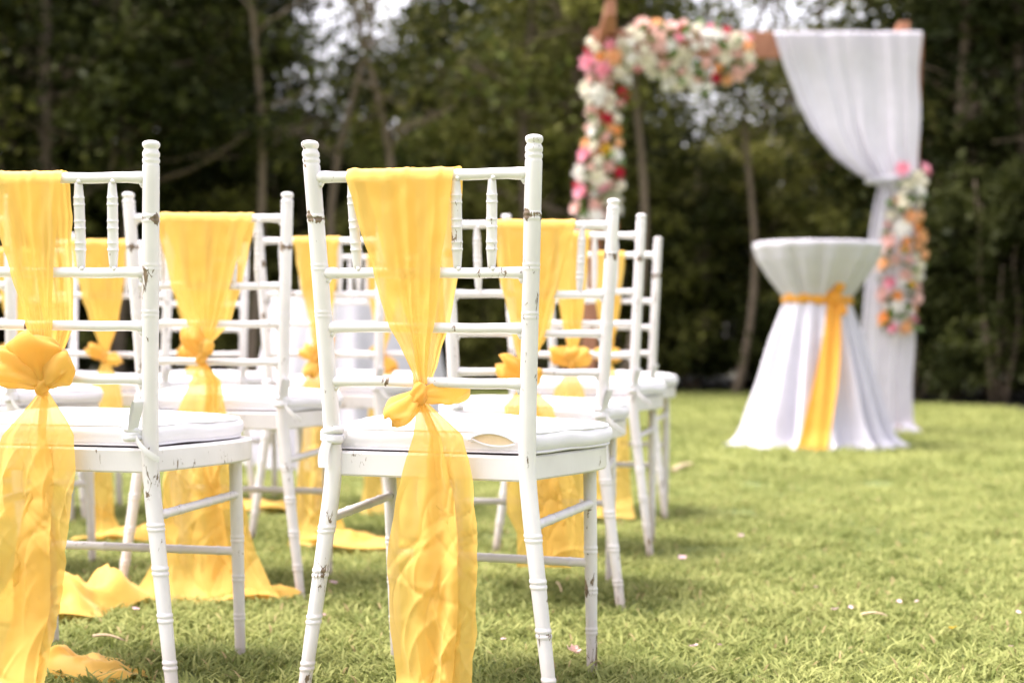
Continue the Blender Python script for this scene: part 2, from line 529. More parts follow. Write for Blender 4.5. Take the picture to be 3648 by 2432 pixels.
TREE_KINDS = [   # trunk mesh, crown mesh
    make_tree(1, 7.0, .085, (.03, .0), 1.5, 20, 150, 46, 1.5, .115),
    make_tree(2, 7.6, .10, (-.05, .02), 2.2, 20, 150, 46, 1.7, .12),
    make_tree(3, 6.4, .065, (.10, .0), 1.4, 18, 75, 44, 1.3, .10),
    make_tree(4, 8.2, .13, (.0, .03), 1.8, 24, 220, 50, 1.9, .12),
    make_tree(5, 6.8, .07, (-.05, .0), 2.3, 14, 42, 40, 1.4, .10),      # thin crown
    make_tree(6, 8.5, .10, (.04, .0), .8, 28, 300, 50, 2.1, .12),       # dense dark
    make_tree(7, 6.6, .062, (.02, .0), 2.5, 15, 46, 42, 1.5, .095, bend=2.2),     # clear pale trunk
    make_tree(8, 6.6, .058, (.13, .0), 2.3, 15, 60, 44, 1.5, .095, bend=2.2),     # clear slanting trunk
]
SHRUB_KINDS = [make_shrub(21, 2.2, .85, 120, 42, .085), make_shrub(22, 2.8, 1.0, 150, 42, .095), make_shrub(23, 1.5, .8, 90, 40, .08), make_shrub(24, 3.4, 1.15, 190, 42, .10)]
_matcopy = {}
def with_mat(me, mat):
    k = (me.name, mat.name)
    if k not in _matcopy:
        c = me.copy(); c.materials.clear(); c.materials.append(mat); _matcopy[k] = c
    return _matcopy[k]

def place_tree(kind, x, y, s, rz, mat, label, group=None, name="wood_tree"):
    t = empty(name, (x, y, 0), rz); t.scale = (s, s, s)
    tr, cr_ = TREE_KINDS[kind]
    obj("trunk", with_mat(tr, M_BARK), None, t); obj("crown", with_mat(cr_, M_LEAF[mat]), None, t)
    tag(t, label, "tree", group); return t
def place_shrub(kind, x, y, s, rz, mat, label, group=None):
    t = empty("wood_shrub", (x, y, 0), rz); t.scale = (s, s, s)
    st, fo = SHRUB_KINDS[kind]
    obj("stem", with_mat(st, M_BARK), None, t); obj("foliage", with_mat(fo, M_LEAF[mat]), None, t)
    tag(t, label, "shrub", group); return t

def where(x, y):
    v = (x / y * 5572.6 + 1824) / 1.551
    for lim, ph in ((60, "at the far left edge"), (330, "above the left foreground chair"), (470, "left of the second row sash"), (620, "above the second row sash"), (740, "left of the centre finials"),
                    (960, "above the centre chair's sash"), (1160, "above the centre chair's right half"), (1330, "left of the flower arch"), (1470, "behind the arch's left flower post"), (1600, "left in the arch opening"),
                    (1760, "right in the arch opening"), (1960, "behind the white arch drape"), (2110, "behind the right arch post"), (2240, "just right of the arch"), (9999, "at the far right edge")):
        if v < lim: return ph
FRONT_TREES = [  # photo column, distance, kind, scale, rot, material, label
    (105, 17.6, 3, 1.0, 2.0, 0, "stout dark trunk tree at the left edge of the wood"),
    (262, 17.9, 0, 1.0, .5, 0, "slim shaded tree beside the stout dark trunk at left"),
    (575, 17.9, 6, 1.0, 1.4, 2, "brown trunk tree rising above the second row chair back"),
    (792, 18.1, 6, .95, 3.0, 1, "left one of two pale upright trunks behind the centre chair"),
    (858, 18.3, 6, 1.02, .2, 1, "right one of two pale upright trunks behind the centre chair"),
    (1225, 18.0, 6, 1.15, 4.4, 2, "grey brown trunk tree left of the flower arch"),
    (1318, 18.6, 3, .95, 4.4, 1, "thick trunk tree right behind the left arch post"),
    (1425, 17.8, 7, 1.1, .1, 1, "slanting thin trunk tree seen through the arch on the left"),
    (1690, 17.9, 7, .9, .2, 1, "slanting pale trunk tree seen through the arch centre"),
    (1900, 19.6, 4, 1.0, 1.2, 1, "sparse crowned tree behind the white arch drape"),
    (2185, 17.2, 5, .85, .9, 0, "dense dark tree right of the white arch drape"),
    (2400, 17.0, 5, .9, 2.9, 0, "darkest dense tree at the right edge of the wood"),
]
for vx, d, k, s, rz, mt, lab in FRONT_TREES:
    place_tree(k, px(vx, d), d, s, rz, mt, lab, "trees along the front of the wood")
deep = [(-7.6, 18, 5, .95), (-5.4, 24.5, 5, 1.1), (-4.5, 20.4, 5, .9), (.2, 26.5, 5, 1.1), (1.0, 25.2, 5, 1.0), (6.0, 23.5, 5, 1.15), (-7.0, 23, 5, 1.2), (-6.4, 19.6, 5, 1.0), (-5.6, 18.4, 5, .95), (-5.0, 21.5, 3, 1.0), (-4.6, 24, 3, 1.0), (-4.2, 22.5, 0, .95), (-2.7, 25.5, 4, 1.1), (-2.15, 23.4, 4, .95), (-3.25, 24.2, 2, 1.0), (-1.7, 27.5, 4, 1.2), (-1.1, 22.8, 0, 1.0), (-.3, 24, 1, 1.0), (.6, 21.6, 0, 1.0),
        (1.2, 23.2, 3, .9), (2.0, 27.5, 4, 1.2), (2.5, 24.2, 2, 1.0), (3.5, 22.2, 2, 1.0), (4.4, 24.5, 4, 1.1), (4.9, 21.2, 2, .95), (5.6, 18.2, 5, .85), (6.6, 20.5, 3, 1.0), (7.2, 15.5, 5, .9), (6.3, 12.6, 5, .85), (8.3, 18.6, 5, 1.0)]  # wood carried on out of view at right, added to darken that side
for i, (x, y, k, s) in enumerate(deep):
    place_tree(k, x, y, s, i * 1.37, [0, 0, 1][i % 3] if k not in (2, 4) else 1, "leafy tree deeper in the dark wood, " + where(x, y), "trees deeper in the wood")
rs = random.Random(5)
deep_C, deep_T = [], []
for row, (yy, step, kinds, sc) in enumerate([(19.0, .95, (0, 1, 2), .95), (20.3, 1.1, (1, 3, 0), 1.0), (22.4, 1.25, (3, 3, 1), 1.08), (26.0, 1.5, (3, 3, 3), 1.22)]):
    x = -8.2 - row
    while x < 8.2 + row:
        xx = x + rs.uniform(-.25, .25)
        y = yy + rs.uniform(-.4, .4) - max(0, xx - 2.8) * 1.55 * (1 if row < 2 else .6) - max(0, -xx - 4.8) * 1.4 * (1 if row < 2 else .6)
        y = max(y, 9.0)
        mt = 0 if (xx < -4.6 or xx > 4.6) else rs.choice([0, 1, 1, 2])  # outer shrubs always dark: shade at both sides put into leaf colour
        kk, ss, rr_ = rs.choice(kinds), sc * rs.uniform(.8, 1.12), rs.uniform(0, 6.28)
        if row < 2:
            place_shrub(kk, xx, y, ss, rr_, mt, ("broad leafy shrub at the foot of the wood, " if row == 0 else "taller shrub behind the front shrubs, ") + where(xx, y), "shrubs along the front of the wood")
        else:          # thicket deep in the wood that reads as one mass
            me_ = SHRUB_KINDS[kk][1]; nv_ = len(me_.vertices)
            co = np.empty(nv_ * 3, np.float32); me_.vertices.foreach_get("co", co); co = co.reshape(-1, 3) * ss
            tv = np.empty(nv_, np.float32); me_.attributes["tint"].data.foreach_get("value", tv)
            c_, s_ = math.cos(rr_), math.sin(rr_)
            deep_C.append(np.stack([co[:, 0] * c_ - co[:, 1] * s_ + xx, co[:, 0] * s_ + co[:, 1] * c_ + y, co[:, 2]], 1)); deep_T.append(tv)
        x += step
V = np.concatenate(deep_C); me = mesh_np("thicket", V, np.arange(len(V)).reshape(-1, 4), False)
at = me.attributes.new("tint", 'FLOAT', 'POINT'); at.data.foreach_set("value", np.concatenate(deep_T))
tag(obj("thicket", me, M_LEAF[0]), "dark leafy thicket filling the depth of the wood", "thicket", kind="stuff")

# ------------------------------------------------------------------ chairs
CH_H = .92
WT, WS, WF, YT, YF = .1821, .1584, .2110, -.0631, -.0102
H1, H2, H3, H4 = .8625, .713, .628, .5427
FWT, FYT, FWB, FYB = .1855, .3215, .1836, .3687
Z0 = .40
def soft(a, w=.03): return (a + math.sqrt(a * a + w * w)) / 2
def post_xy(z):
    up = soft(z - Z0) / (CH_H - Z0); dn = soft(Z0 - z) / Z0
    return WS + (WT - WS) * up + (WF - WS) * dn, YT * up + YF * dn
def yback(z): return post_xy(z)[1]

def ring_profile(levels, rings, base):
    """radius along z with raised double rings"""
    zs = set(levels)
    for c, hw, a in rings:
        for d in (-1.25, -1, -.75, -.25, 0, .25, .75, 1, 1.25): zs.add(c + d * hw)
    zs = np.array(sorted(zs)); r = np.array([base(z) for z in zs])
    for c, hw, a in rings:
        d = np.abs(zs - c) / hw
        r += np.where(d < .99, a * np.clip((1 - d) * 4, 0, 1), 0) - np.where(d < .1, a * 1.3, 0)
    return zs, r

def lathe_on(pathf, zs, rs_, seg=14):
    a = np.arange(seg) / seg * 2 * PI; V = []
    for z, r in zip(zs, rs_):
        x, y = pathf(z)
        V.append(np.stack([x + r * np.cos(a), y + r * np.sin(a), np.full(seg, z)], 1))
    F = grid_faces(len(zs), seg, True); F.append(tuple(range(seg))[::-1]); F.append(tuple(range((len(zs) - 1) * seg, len(zs) * seg)))
    return np.concatenate(V), F

def mirror_x(V, F): 
    V = V.copy(); V[:, 0] *= -1
    return V, [tuple(reversed(f)) for f in F]

def rear_post():
    base = lambda z: .0098 + .0036 * min(1, z / .3) + (.0004 if .3 < z < .5 else 0)
    zs, r = ring_profile(list(np.linspace(0, CH_H - .040, 36)), [(.085, .008, .0013), (.16, .008, .0013), (.235, .008, .0013), (.305, .007, .001), (.648, .006, .0005), (.722, .006, .0005), (.798, .007, .0008)], base)
    k = zs < CH_H - .039
    zs, r = zs[k], r[k]
    fin = [(.0385, .0132), (.037, .0122), (.0335, .0137), (.030, .0138), (.0272, .0124), (.0245, .0137), (.0195, .0136), (.0150, .0112), (.0135, .0110), (.0105, .0131), (.0075, .0140), (.0045, .0136), (.0022, .0118), (.0006, .0075), (0, .003)]
    zs = np.concatenate([zs, [CH_H - a for a, b in fin]]); r = np.concatenate([r, [b for a, b in fin]])
    return lathe_on(post_xy, zs, r)
def front_leg():
    f = lambda z: (FWT + (FWB - FWT) * (.40 - z) / .40, FYT + (FYB - FYT) * (.40 - z) / .40)
    base = lambda z: .0092 + .0026 * min(1, z / .25)
    zs, r = ring_profile(list(np.linspace(0, .41, 18)), [(.10, .007, .0009), (.172, .007, .0009), (.245, .007, .0009)], base)
    return lathe_on(f, zs, r, 12)
def rail(z, r, zoff=0):
    x, y = post_xy(z)
    xs = np.linspace(-x + .006, x - .006, 22)
    sag = .0012 * np.sin(xs * 60)
    p = np.stack([xs, np.full_like(xs, y) + .0004 * np.sin(xs * 90), z + sag * .4], 1)
    rad = np.full(len(xs), r); rad[0] = rad[-1] = r * 1.08; rad[1] = rad[-2] = r * 1.12
    V, F = tube(p, rad, 12)
    mb = MB().add(V, F)
    for s in (-1, 1):     # weld fillets under the joint
        mb.add(*tube([(s * (x - .019), y, z - .006), (s * (x - .012), y, z - .013)], [.003, .0055], 7))
    return mb
def spindle(i):
    s = (i - 2) / 3.0
    xt, yt_ = post_xy(H1); xb, yb = post_xy(H2)
    a = np.array([s * (xb - .008), yb, H2 + .006]); b = np.array([s * (xt - .008), yt_, H1 - .006])
    ts = sorted(set(list(np.linspace(0, 1, 18)) + [c + d for c in (.22, .30, .47, .55, .74, .82) for d in (-.016, -.008, 0, .008, .016)]))
    ts = np.array(ts); r = .0062 + .0024 * np.clip(np.minimum(ts, 1 - ts) / .22, 0, 1)
    for c in (.22, .30, .47, .55, .74, .82): r += .0010 * np.clip(1 - np.abs(ts - c) / .016, 0, 1)
    P_ = a + (b - a) * ts[:, None]
    mb = MB().add(*tube(P_, r, 10))
    for p in (a, b):      # domed screw head on the back of the rail
        u = np.linspace(0, PI / 2, 4)
        mb.add(*tube(np.stack([np.full(4, p[0] + .004), p[1] - .006 - .0035 * np.sin(u), np.full(4, p[2])], 1), .0036 * np.cos(u) + .0006, 8))
    return mb
def chaikin(P_, n=3):
    P_ = np.array(P_, float)
    for _ in range(n):
        Q = [P_[0]]
        for a, b in zip(P_[:-1], P_[1:]): Q += [a * .75 + b * .25, a * .25 + b * .75]
        Q.append(P_[-1]); P_ = np.array(Q)
    return P_
def seat_outline(k=0.0):
    right = chaikin([(.157, .0), (.178, .09), (.206, .195), (.222, .315), (.180, .388), (.09, .402), (.0, .402)], 3)
    left = right[::-1][1:] * np.array([-1, 1])
    P_ = np.concatenate([right, left])
    c = np.array([0, .19])
    return c + (P_ - c) * (1 + k)
def seat_frame():
    mb = MB(); z0, z1 = .391, .430
    O = seat_outline(0.0); I = seat_outline(-.105)
    n = len(O); b = .003
    O2 = seat_outline(.012)
    layers = [(O, z0), (O2, z0 + b), (O2, z1 - b), (O, z1), (I, z1), (I, z0)]
    V = np.concatenate([np.column_stack([L, np.full(n, z)]) for L, z in layers])
    F = []
    for l in range(6):
        l2 = (l + 1) % 6
        for i in range(n):
            j = (i + 1) % n
            F.append((l * n + i, l * n + j, l2 * n + j, l2 * n + i))
    return mb.add(V, F)
def seat_board():
    O = seat_outline(-.06); n = len(O)
    V = np.concatenate([np.column_stack([O, np.full(n, .415)]), np.column_stack([O * np.array([.98, 1]) , np.full(n, .4275)])])
    F = [(i, (i + 1) % n, n + (i + 1) % n, n + i) for i in range(n)] + [tuple(range(n))[::-1], tuple(range(n, 2 * n))]
    return MB().add(V, F)

def stretcher(a, b, r, nodes):
    a = np.array(a); b = np.array(b)
    ts = sorted(set([0, .02, .04, .96, .98, 1] + list(np.linspace(0, 1, 14)) + [c + d for c in nodes for d in (-.015, -.008, 0, .008, .015)])); ts = np.array(ts)
    rad = np.full(len(ts), r)
    for c in nodes: rad += .0009 * np.clip(1 - np.abs(ts - c) / .015, 0, 1)
    rad[:2] *= 1.25; rad[-2:] *= 1.25
    return MB().add(*tube(a + (b - a) * ts[:, None], rad, 10))

GROUP_CH = "white banquet chairs set out in rows on the lawn"
def make_chair():
    t = empty("banquet_chair")
    V, F = rear_post(); pm = mesh_np("rear_post", V, F); obj("rear_post", pm, M_POST, t)
    Vm, Fm = mirror_x(V, F); obj("rear_post", mesh_np("rear_post", Vm, Fm), M_POST, t)
    V, F = front_leg(); obj("front_leg", mesh_np("front_leg", V, F), M_POST, t)
    Vm, Fm = mirror_x(V, F); obj("front_leg", mesh_np("front_leg", Vm, Fm), M_POST, t)
    for z, r in ((H1, .0088), (H2, .0084), (H3, .0082), (H4, .0082)):
        rail(z, r).build("back_rail", M_PAINT, t)
    for i in range(5): spindle(i).build("spindle", M_PAINT, t)
    seat_frame().build("seat_frame", M_PAINT, t, False)
    seat_board().build("seat_board", M_SEAT, t, False)
    for s in (-1, 1):
        x, y = post_xy(.327)
        stretcher((s * x, y, .322), (s * (FWT - .0005), FYT + .009, .327), .0078, (.12, .3, .62, .8)).build("side_stretcher", M_PAINT, t)
    fy = FYT + (FYB - FYT) * (.40 - .222) / .40; fx = FWT + (FWB - FWT) * .44
    stretcher((-fx, fy, .222), (fx, fy, .222), .0078, (.1, .3, .5, .7, .9)).build("front_stretcher", M_PAINT, t)
    return t
def copy_tree(o, parent=None):
    c = o.copy(); COL.objects.link(c); c.parent = parent
    for ch in list(o.children):
        copy_tree(ch, c)
    return c

POSE = {  # x, y, yaw to the right, z
    'A': (-.128, 2.464, .274, -.018), 'E': (-.739, 2.554, .176, -.020), 'F': (-.673, 3.537, .114, -.006), 'B': (.038, 3.443, .059, -.020),
    'C': (.171, 4.243, .171, .012), 'D': (.301, 5.159, .172, .012), 'I': (-1.321, 3.684, .199, -.007), 'G': (-1.173, 4.557, -.058, -.004),
    'H': (-.533, 4.454, .190, .004), 'M': (-1.084, 5.397, .101, -.008), 'K': (-.441, 5.275, -.216, .0), 'N': (-1.555, 5.000, .10, -.006)}
CHAIR_LABEL = {
    'A': "chipped white chair in the centre foreground with both finials in full view",
    'E': "white foreground chair cut off by the left edge of the picture",
    'F': "white chair of the second row between the two foreground chairs",
    'B': "white second row chair just right of the centre foreground chair",
    'C': "white third row chair second from the right end of the chair posts",
    'D': "farthest white chair at the right end, its post nearest the table",
    'I': "white second row chair of which only the right post shows at the left edge",
    'G': "white third row chair seen through the back of the left foreground chair",
    'H': "white third row chair seen behind the left post of the centre foreground chair",
    'M': "white fourth row chair seen under the sash of the second row chair",
    'K': "white fourth row chair hidden behind the sash of the centre foreground chair",
    'N': "white fourth row chair farthest left, seen low behind the left foreground sash"}
WHERE = {'A': "centre foreground chair", 'E': "left foreground chair", 'F': "second row chair between the foreground chairs", 'B': "second row chair right of the centre chair",
         'C': "third row chair near the right end", 'D': "farthest chair at the right end", 'I': "second row chair at the left picture edge", 'G': "third row chair behind the left foreground chair",
         'H': "third row chair behind the centre chair's left post", 'M': "fourth row chair behind the second row sash", 'K': "fourth row chair behind the centre chair's sash", 'N': "leftmost fourth row chair"}
proto = make_chair()
chairs = {}
for i, (c, (x, y, yaw, z)) in enumerate(POSE.items()):
    o = proto if i == 0 else copy_tree(proto)
    o.location = (x, y, z); o.rotation_euler = (0, 0, -yaw)
    tag(o, CHAIR_LABEL[c], "chair", GROUP_CH); chairs[c] = o

# ------------------------------------------------------------------ seat cushions
def cushion_meshes():
    O = seat_outline(.045); O[:, 1] = np.maximum(O[:, 1], .014 - .004 * np.cos(O[:, 0] * 9))
    c = np.array([0, .20]); n = len(O)
    lay = [(.0, .4330), (.55, .4328), (.92, .4330), (.972, .4350), (.992, .4400), (1.0, .4470), (.998, .4545), (.988, .4610), (.968, .4660), (.93, .4695), (.84, .4735), (.65, .4775), (.4, .4795), (.2, .480), (.0, .480)]
    V = []
    for k, z in lay:
        L = c + (O - c) * max(k, .002)
        ang = np.arctan2(O[:, 1] - .2, O[:, 0])
        w = .0014 * vnoise(ang * 4, z * 60) + .0008 * vnoise(ang * 11, z * 60) + .0016 * ridged(ang * 1.3, z * 170 + ang * 2)
        Lr = L + (O - c) / np.linalg.norm(O - c, axis=1)[:, None] * (w * (k > .9))[:, None]
        zz = z + (.0020 * vnoise(L[:, 0] * 9 + 9, L[:, 1] * 9) + .0006 * vnoise(L[:, 0] * 45, L[:, 1] * 45) if z > .463 else 0) + .0010 * vnoise(ang * 3 + 4, z * 0)
        V.append(np.column_stack([Lr, np.broadcast_to(zz, (n,))]))
    V = np.concatenate(V); F = grid_faces(len(lay), n, True)
    body = mesh_np("pad", V, F)
    def pipe(k, z, r):
        L = c + (O - c) * k; ang = np.arctan2(O[:, 1] - .2, O[:, 0])
        p = np.column_stack([L, z + .0010 * vnoise(ang * 3 + 4, ang * 0)]); p = np.concatenate([p, p[:2]])
        return tube(p, r, 6, False)
    pip = MB().add(*pipe(.974, .4652, .0021)).add(*pipe(.982, .4352, .0024))
    return body, mesh_np("piping", np.concatenate(pip.V), pip.F)
def ribbon(path, w, wdir, th=.0008):
    path = np.array(path, float); wd = np.array(wdir, float)
    if wd.ndim == 1: wd = np.tile(wd, (len(path), 1))
    G = np.stack([path - wd * w / 2, path + wd * w * .0 + np.array([0, -.001, 0]), path + wd * w / 2], 1)
    return sheet(G)
def tie(s, style):
    mb = MB(); z = .455
    x, y = post_xy(z); x *= s
    a = np.linspace(0, 2 * PI, 20)
    for dz, tl in ((0, .004), (.006, -.004), (-.005, .002)):
        p = np.stack([x + .0152 * np.cos(a), y + .0152 * np.sin(a), z + dz + tl * np.sin(a + s)], 1)
        mb.add(*tube(p, .0042, 6, False, squash=1.5))
    # tape running from the pad corner to the post
    p = np.stack([np.linspace(s * .138, x, 6), np.linspace(.03, y - .012, 6), z + np.array([-.002, -.001, .001, .0, .001, .0])], 1)
    mb.add(*ribbon(p, .014, (0, 0, 1)))
    if style:   # knot with one standing loop and a loose end
        t = np.linspace(0, 1, 14)
        lp = np.stack([x + s * (.004 + .014 * np.sin(t * PI) * (.4 + t)), y - .017 - .010 * np.sin(t * PI), z + .006 + .052 * np.sin(t * PI) ** .8 * (1 - .15 * t)], 1)
        mb.add(*ribbon(lp, .016, (.75 * s, .66, 0)))
        t = np.linspace(0, 1, 9)
        lp = np.stack([x + s * (.010 + .040 * t), y - .018 - .004 * np.sin(t * 3), z - .006 - .034 * t ** .7], 1)
        mb.add(*ribbon(lp, .011, (.25, -.2, .95)))
    else:       # plain hanging end
        t = np.linspace(0, 1, 8)
        lp = np.stack([x - s * .0 + s * .008 * np.sin(t * 2.2), y - .0175 - .002 * t, z - .004 - .046 * t], 1)
        mb.add(*ribbon(lp, .017, (1, .1, 0)))
    return mb
CB, CPI = cushion_meshes()
TIES = {(s, st): tie(s, st) for s in (-1, 1) for st in (0, 1)}
TIE_ME = {k: mesh_np("tie", np.concatenate(m.V), m.F) for k, m in TIES.items()}
for c, (x, y, yaw, z) in POSE.items():
    sh_ = -.026 if c == 'E' else 0          # this pad has slid to the left on its seat
    t = empty("seat_cushion", (x + sh_ * math.cos(yaw), y - sh_ * math.sin(yaw), z), -yaw)
    pad = obj("pad", CB, M_CUSH, t); obj("piping", CPI, M_CUSH, pad)
    obj("tie", TIE_ME[(-1, 0)], M_CUSH, t)
    if c != 'A': obj("tie", TIE_ME[(1, 1)], M_CUSH, t)
    tag(t, "white cotton seat cushion on the " + WHERE[c], "cushion", "white cushions tied on the chairs")
    if c == 'A':
        # unzipped cover showing the foam
        n = 24; u = np.linspace(-1, 1, n); xx = .103 + u * .036
        yb = .0065
        lens = .0120 * (1 - u ** 2) ** .8
        G = np.stack([np.stack([xx, np.full(n, yb), .4500 + k * lens * (.95 if k > 0 else .7) + .003 * (1 - u)], 1) for k in (-1, -.5, 0, .5, 1)])
        G[1:4, :, 1] += .001
        fo_ = obj("foam", mesh_np("foam", *sheet(G)), M_FOAM, t)
        z_ = MB()
        for k in (0, -1):
            z_.add(*tube(G[k] + np.array([0, -.001, 0]), .0019, 6))
        z_.build("zip_lip", M_CUSH, fo_)
        MB().add(*box((.065, .006, .4530), (.008, .003, .004), .001)).add(*box((.071, .0055, .4510), (.009, .002, .003), .0008)).build("zip_slider", M_ZIP, fo_)

# ------------------------------------------------------------------ yellow sashes
def interp(z, zs, xs):
    zs = np.array(zs); xs = np.array(xs); o = np.argsort(zs)
    return np.interp(z, zs[o], xs[o])
def pleats(s, seed, n, comp):
    r = np.random.default_rng(seed)
    out = np.zeros_like(s)
    for k in range(n):
        c = r.uniform(0, 1); w = r.uniform(.02, .06); a = r.uniform(.4, 1.0) * (1 if r.random() < .7 else -1)
        out += a * np.exp(-((s - c) / w) ** 2)
    return out * comp + .35 * comp * np.sin(s * 40 + seed)
def drape_sheet(top, mid, low, knot, seed, side=-1, off=.013):
    """top/mid/low = (xl,xr) at rail 1/2/3; side -1 = behind the sitter (towards the camera)"""
    ns = 56
    s = np.linspace(0, 1, ns)
    rows = []
    zk = knot[1]
    r = .0088 + .0016
    # over the rail
    for a in np.linspace(0 if side < 0 else 0, PI * .5, 5):
        x = top[0] + (top[1] - top[0]) * s
        rr = r + .0012 + .0014 * np.maximum(0, pleats(s, seed, 9, 1.0))
        rows.append(np.stack([x, yback(H1) + side * rr * np.sin(a) , H1 + rr * np.cos(a)], 1))
    zs_ = np.concatenate([np.linspace(H1 - .004, zk + .015, 52)])
    zc = [H1, H2, H3, zk + .03, zk]; L = [top[0], mid[0], low[0], knot[0] - .012, knot[0] - .007]; R = [top[1], mid[1], low[1], knot[0] + .012, knot[0] + .007]
    for z in zs_:
        xl = interp(z, zc, L); xr = interp(z, zc, R)
        t = (H1 - z) / (H1 - zk)
        w = xr - xl
        comp = .0022 + .006 * t * (1 - t * .2)
        # folds gather: material coordinates shift with depth
        sm = s + .02 * np.sin(s * 11 + t * 2 + seed)
        x = xl + w * s
        y = yback(z) + side * (off - .004 * t + .5 * comp * (1 + pleats(sm, seed, 9, 1.0) * .9) + .0016 * vnoise(s * 9 + seed, z * 40))
        x = x + .002 * vnoise(z * 30 + seed, s * 0 + seed) * (s * 2 - 1)
        rows.append(np.stack([x, y, np.full(ns, z)], 1))
    return sheet(np.array(rows))
def tail_sheet(pts, knot, seed, ybase=-.045, fold=.010, crum=.0055, zend=.012, sweep=(0, 0)):
    """pts: (z, xl, xr) list below the knot"""
    ns, nz = 72, 130
    s = np.linspace(0, 1, ns)
    zc = [knot[1] - .008] + [p[0] for p in pts]; L = [knot[0] - .006] + [p[1] for p in pts]; R = [knot[0] + .006] + [p[2] for p in pts]
    rg = np.random.default_rng(int(seed * 10) + 3)
    z_lo, z_hi = pts[-1][0], zc[0]
    cl = []
    for _ in range(int(34 * (z_hi - z_lo) / .5) + 4):      # creases pressed in by folding and tying
        cz = rg.uniform(z_lo, z_hi - .05); cx = rg.uniform(interp(cz, zc, L), interp(cz, zc, R))
        th_ = rg.normal(PI / 2, .42) if rg.random() < .72 else rg.uniform(0, PI)
        cl.append((cx, cz, math.cos(th_), math.sin(th_), rg.uniform(.035, .11), rg.uniform(.003, .008), rg.uniform(.35, 1.0) * rg.choice([-1, 1])))
    def creases(x, z):
        out = np.zeros_like(x)
        for cx, cz, dx_, dz_, ln_, w_, a_ in cl:
            u_ = (x - cx) * dx_ + (z - cz) * dz_; d_ = np.abs(-(x - cx) * dz_ + (z - cz) * dx_ + 6 * u_ * u_)
            out += a_ * np.exp(-d_ / w_) * np.exp(-(u_ / ln_) ** 4)
        return out
    rows = []
    for k in range(nz):
        t = k / (nz - 1)
        z = zc[0] + (pts[-1][0] - zc[0]) * t
        xl = interp(z, zc, L); xr = interp(z, zc, R); w = xr - xl
        open_ = min(1, t * 3.5)
        edge = .0018 * vnoise(z * 30 + seed * 3.1, seed) 
        x = xl + w * s + edge * (s - .5) * 2 + .002 * open_ * vnoise(s * 3 + seed, z * 18)
        fl = .8 * fold * (.35 + .65 * open_) * np.sin(s * 13 + .8 * math.sin(z * 6 + seed) + seed) * (.6 + .4 * np.sin(s * 4 + seed * 2))
        cr_ = crum * open_ * (creases(x, z) + .22 * vnoise(x * 40 + seed, z * 9 + seed) + .12 * vnoise(x * 70 - z * 25, z * 48 + x * 20 + seed))
        yb = yback(H4) * (1 - min(1, t * 2.0)) + (ybase + .015 * vnoise(z * 6, seed + .5)) * min(1, t * 2.0) - .012 * (1 - min(1, t * 4))
        y = yb - fl - cr_
        lay = max(0, (.10 - z) / .10) ** 2 if pts[-1][0] < .05 else 0
        y = y + sweep[1] * lay - .02 * lay
        x = x + sweep[0] * lay
        rows.append(np.stack([x, y, np.full(ns, max(z, zend)) + .004 * lay * vnoise(s * 8, z * 60 + seed)], 1))
    return sheet(np.array(rows))
def bow_loop(o, ang, length, width, thick, seed, yaw=0.0, folds=5, pinch=.55):
    """puffed loop of cloth leaving the knot in the chair-back plane"""
    nt_, na = 22, 36
    t = np.linspace(0, 1, nt_); a = np.arange(na) / na * 2 * PI
    w = width * (t ** pinch) * np.sqrt(np.clip(1 - (t * .985) ** 5, 0, 1)) + .004
    th = .62 * thick * (t ** .6) * np.sqrt(np.clip(1 - (t * .985) ** 4, 0, 1)) + .004
    V = []
    for i in range(nt_):
        rip = 1 + .24 * np.cos(folds * a + seed + 1.6 * t[i]) * (1 - .75 * t[i]) + .09 * np.cos((folds + 4) * a - seed) * (1 - t[i]) + .16 * vnoise(a * 1.9 + seed, t[i] * 4 + a * 0)
        u = w[i] * np.cos(a) * rip; v = th[i] * np.sin(a) * rip
        l = length * t[i] * (1 + .14 * np.cos(2 * a + seed) + .12 * vnoise(a * 2.2, seed + a * 0))
        V.append(np.stack([l, u, v], 1))
    V = np.concatenate(V)
    ca, sa = math.cos(ang), math.sin(ang); cy, sy = math.cos(yaw), math.sin(yaw)
    # local: l along dir, u in the plane, v = out of plane (towards -y)
    X = V[:, 0] * ca - V[:, 1] * sa; Z = V[:, 0] * sa + V[:, 1] * ca; Y = -V[:, 2]
    Y = Y * cy - V[:, 0] * sy
    F = grid_faces(nt_, na, True); F.append(tuple(range((nt_ - 1) * na, nt_ * na)))
    return np.stack([o[0] + X, o[1] + Y, o[2] + Z], 1), F
def knot_mesh(o, rx, ry, rz, seed):
    nu, nv = 18, 28
    V = []
    for i in range(nu):
        p = PI * (i + .02) / (nu - .96)
        a = np.arange(nv) / nv * 2 * PI
        tw = 1 + .16 * np.sin(3 * a + 5 * p + seed) + .07 * np.sin(7 * a - 4 * p)
        V.append(np.stack([o[0] + rx * np.sin(p) * np.cos(a) * tw, o[1] + ry * np.sin(p) * np.sin(a) * tw, o[2] + rz * np.cos(p) + .15 * rx * np.cos(a) * np.sin(p)], 1))
    return np.concatenate(V), grid_faces(nu, nv, True)
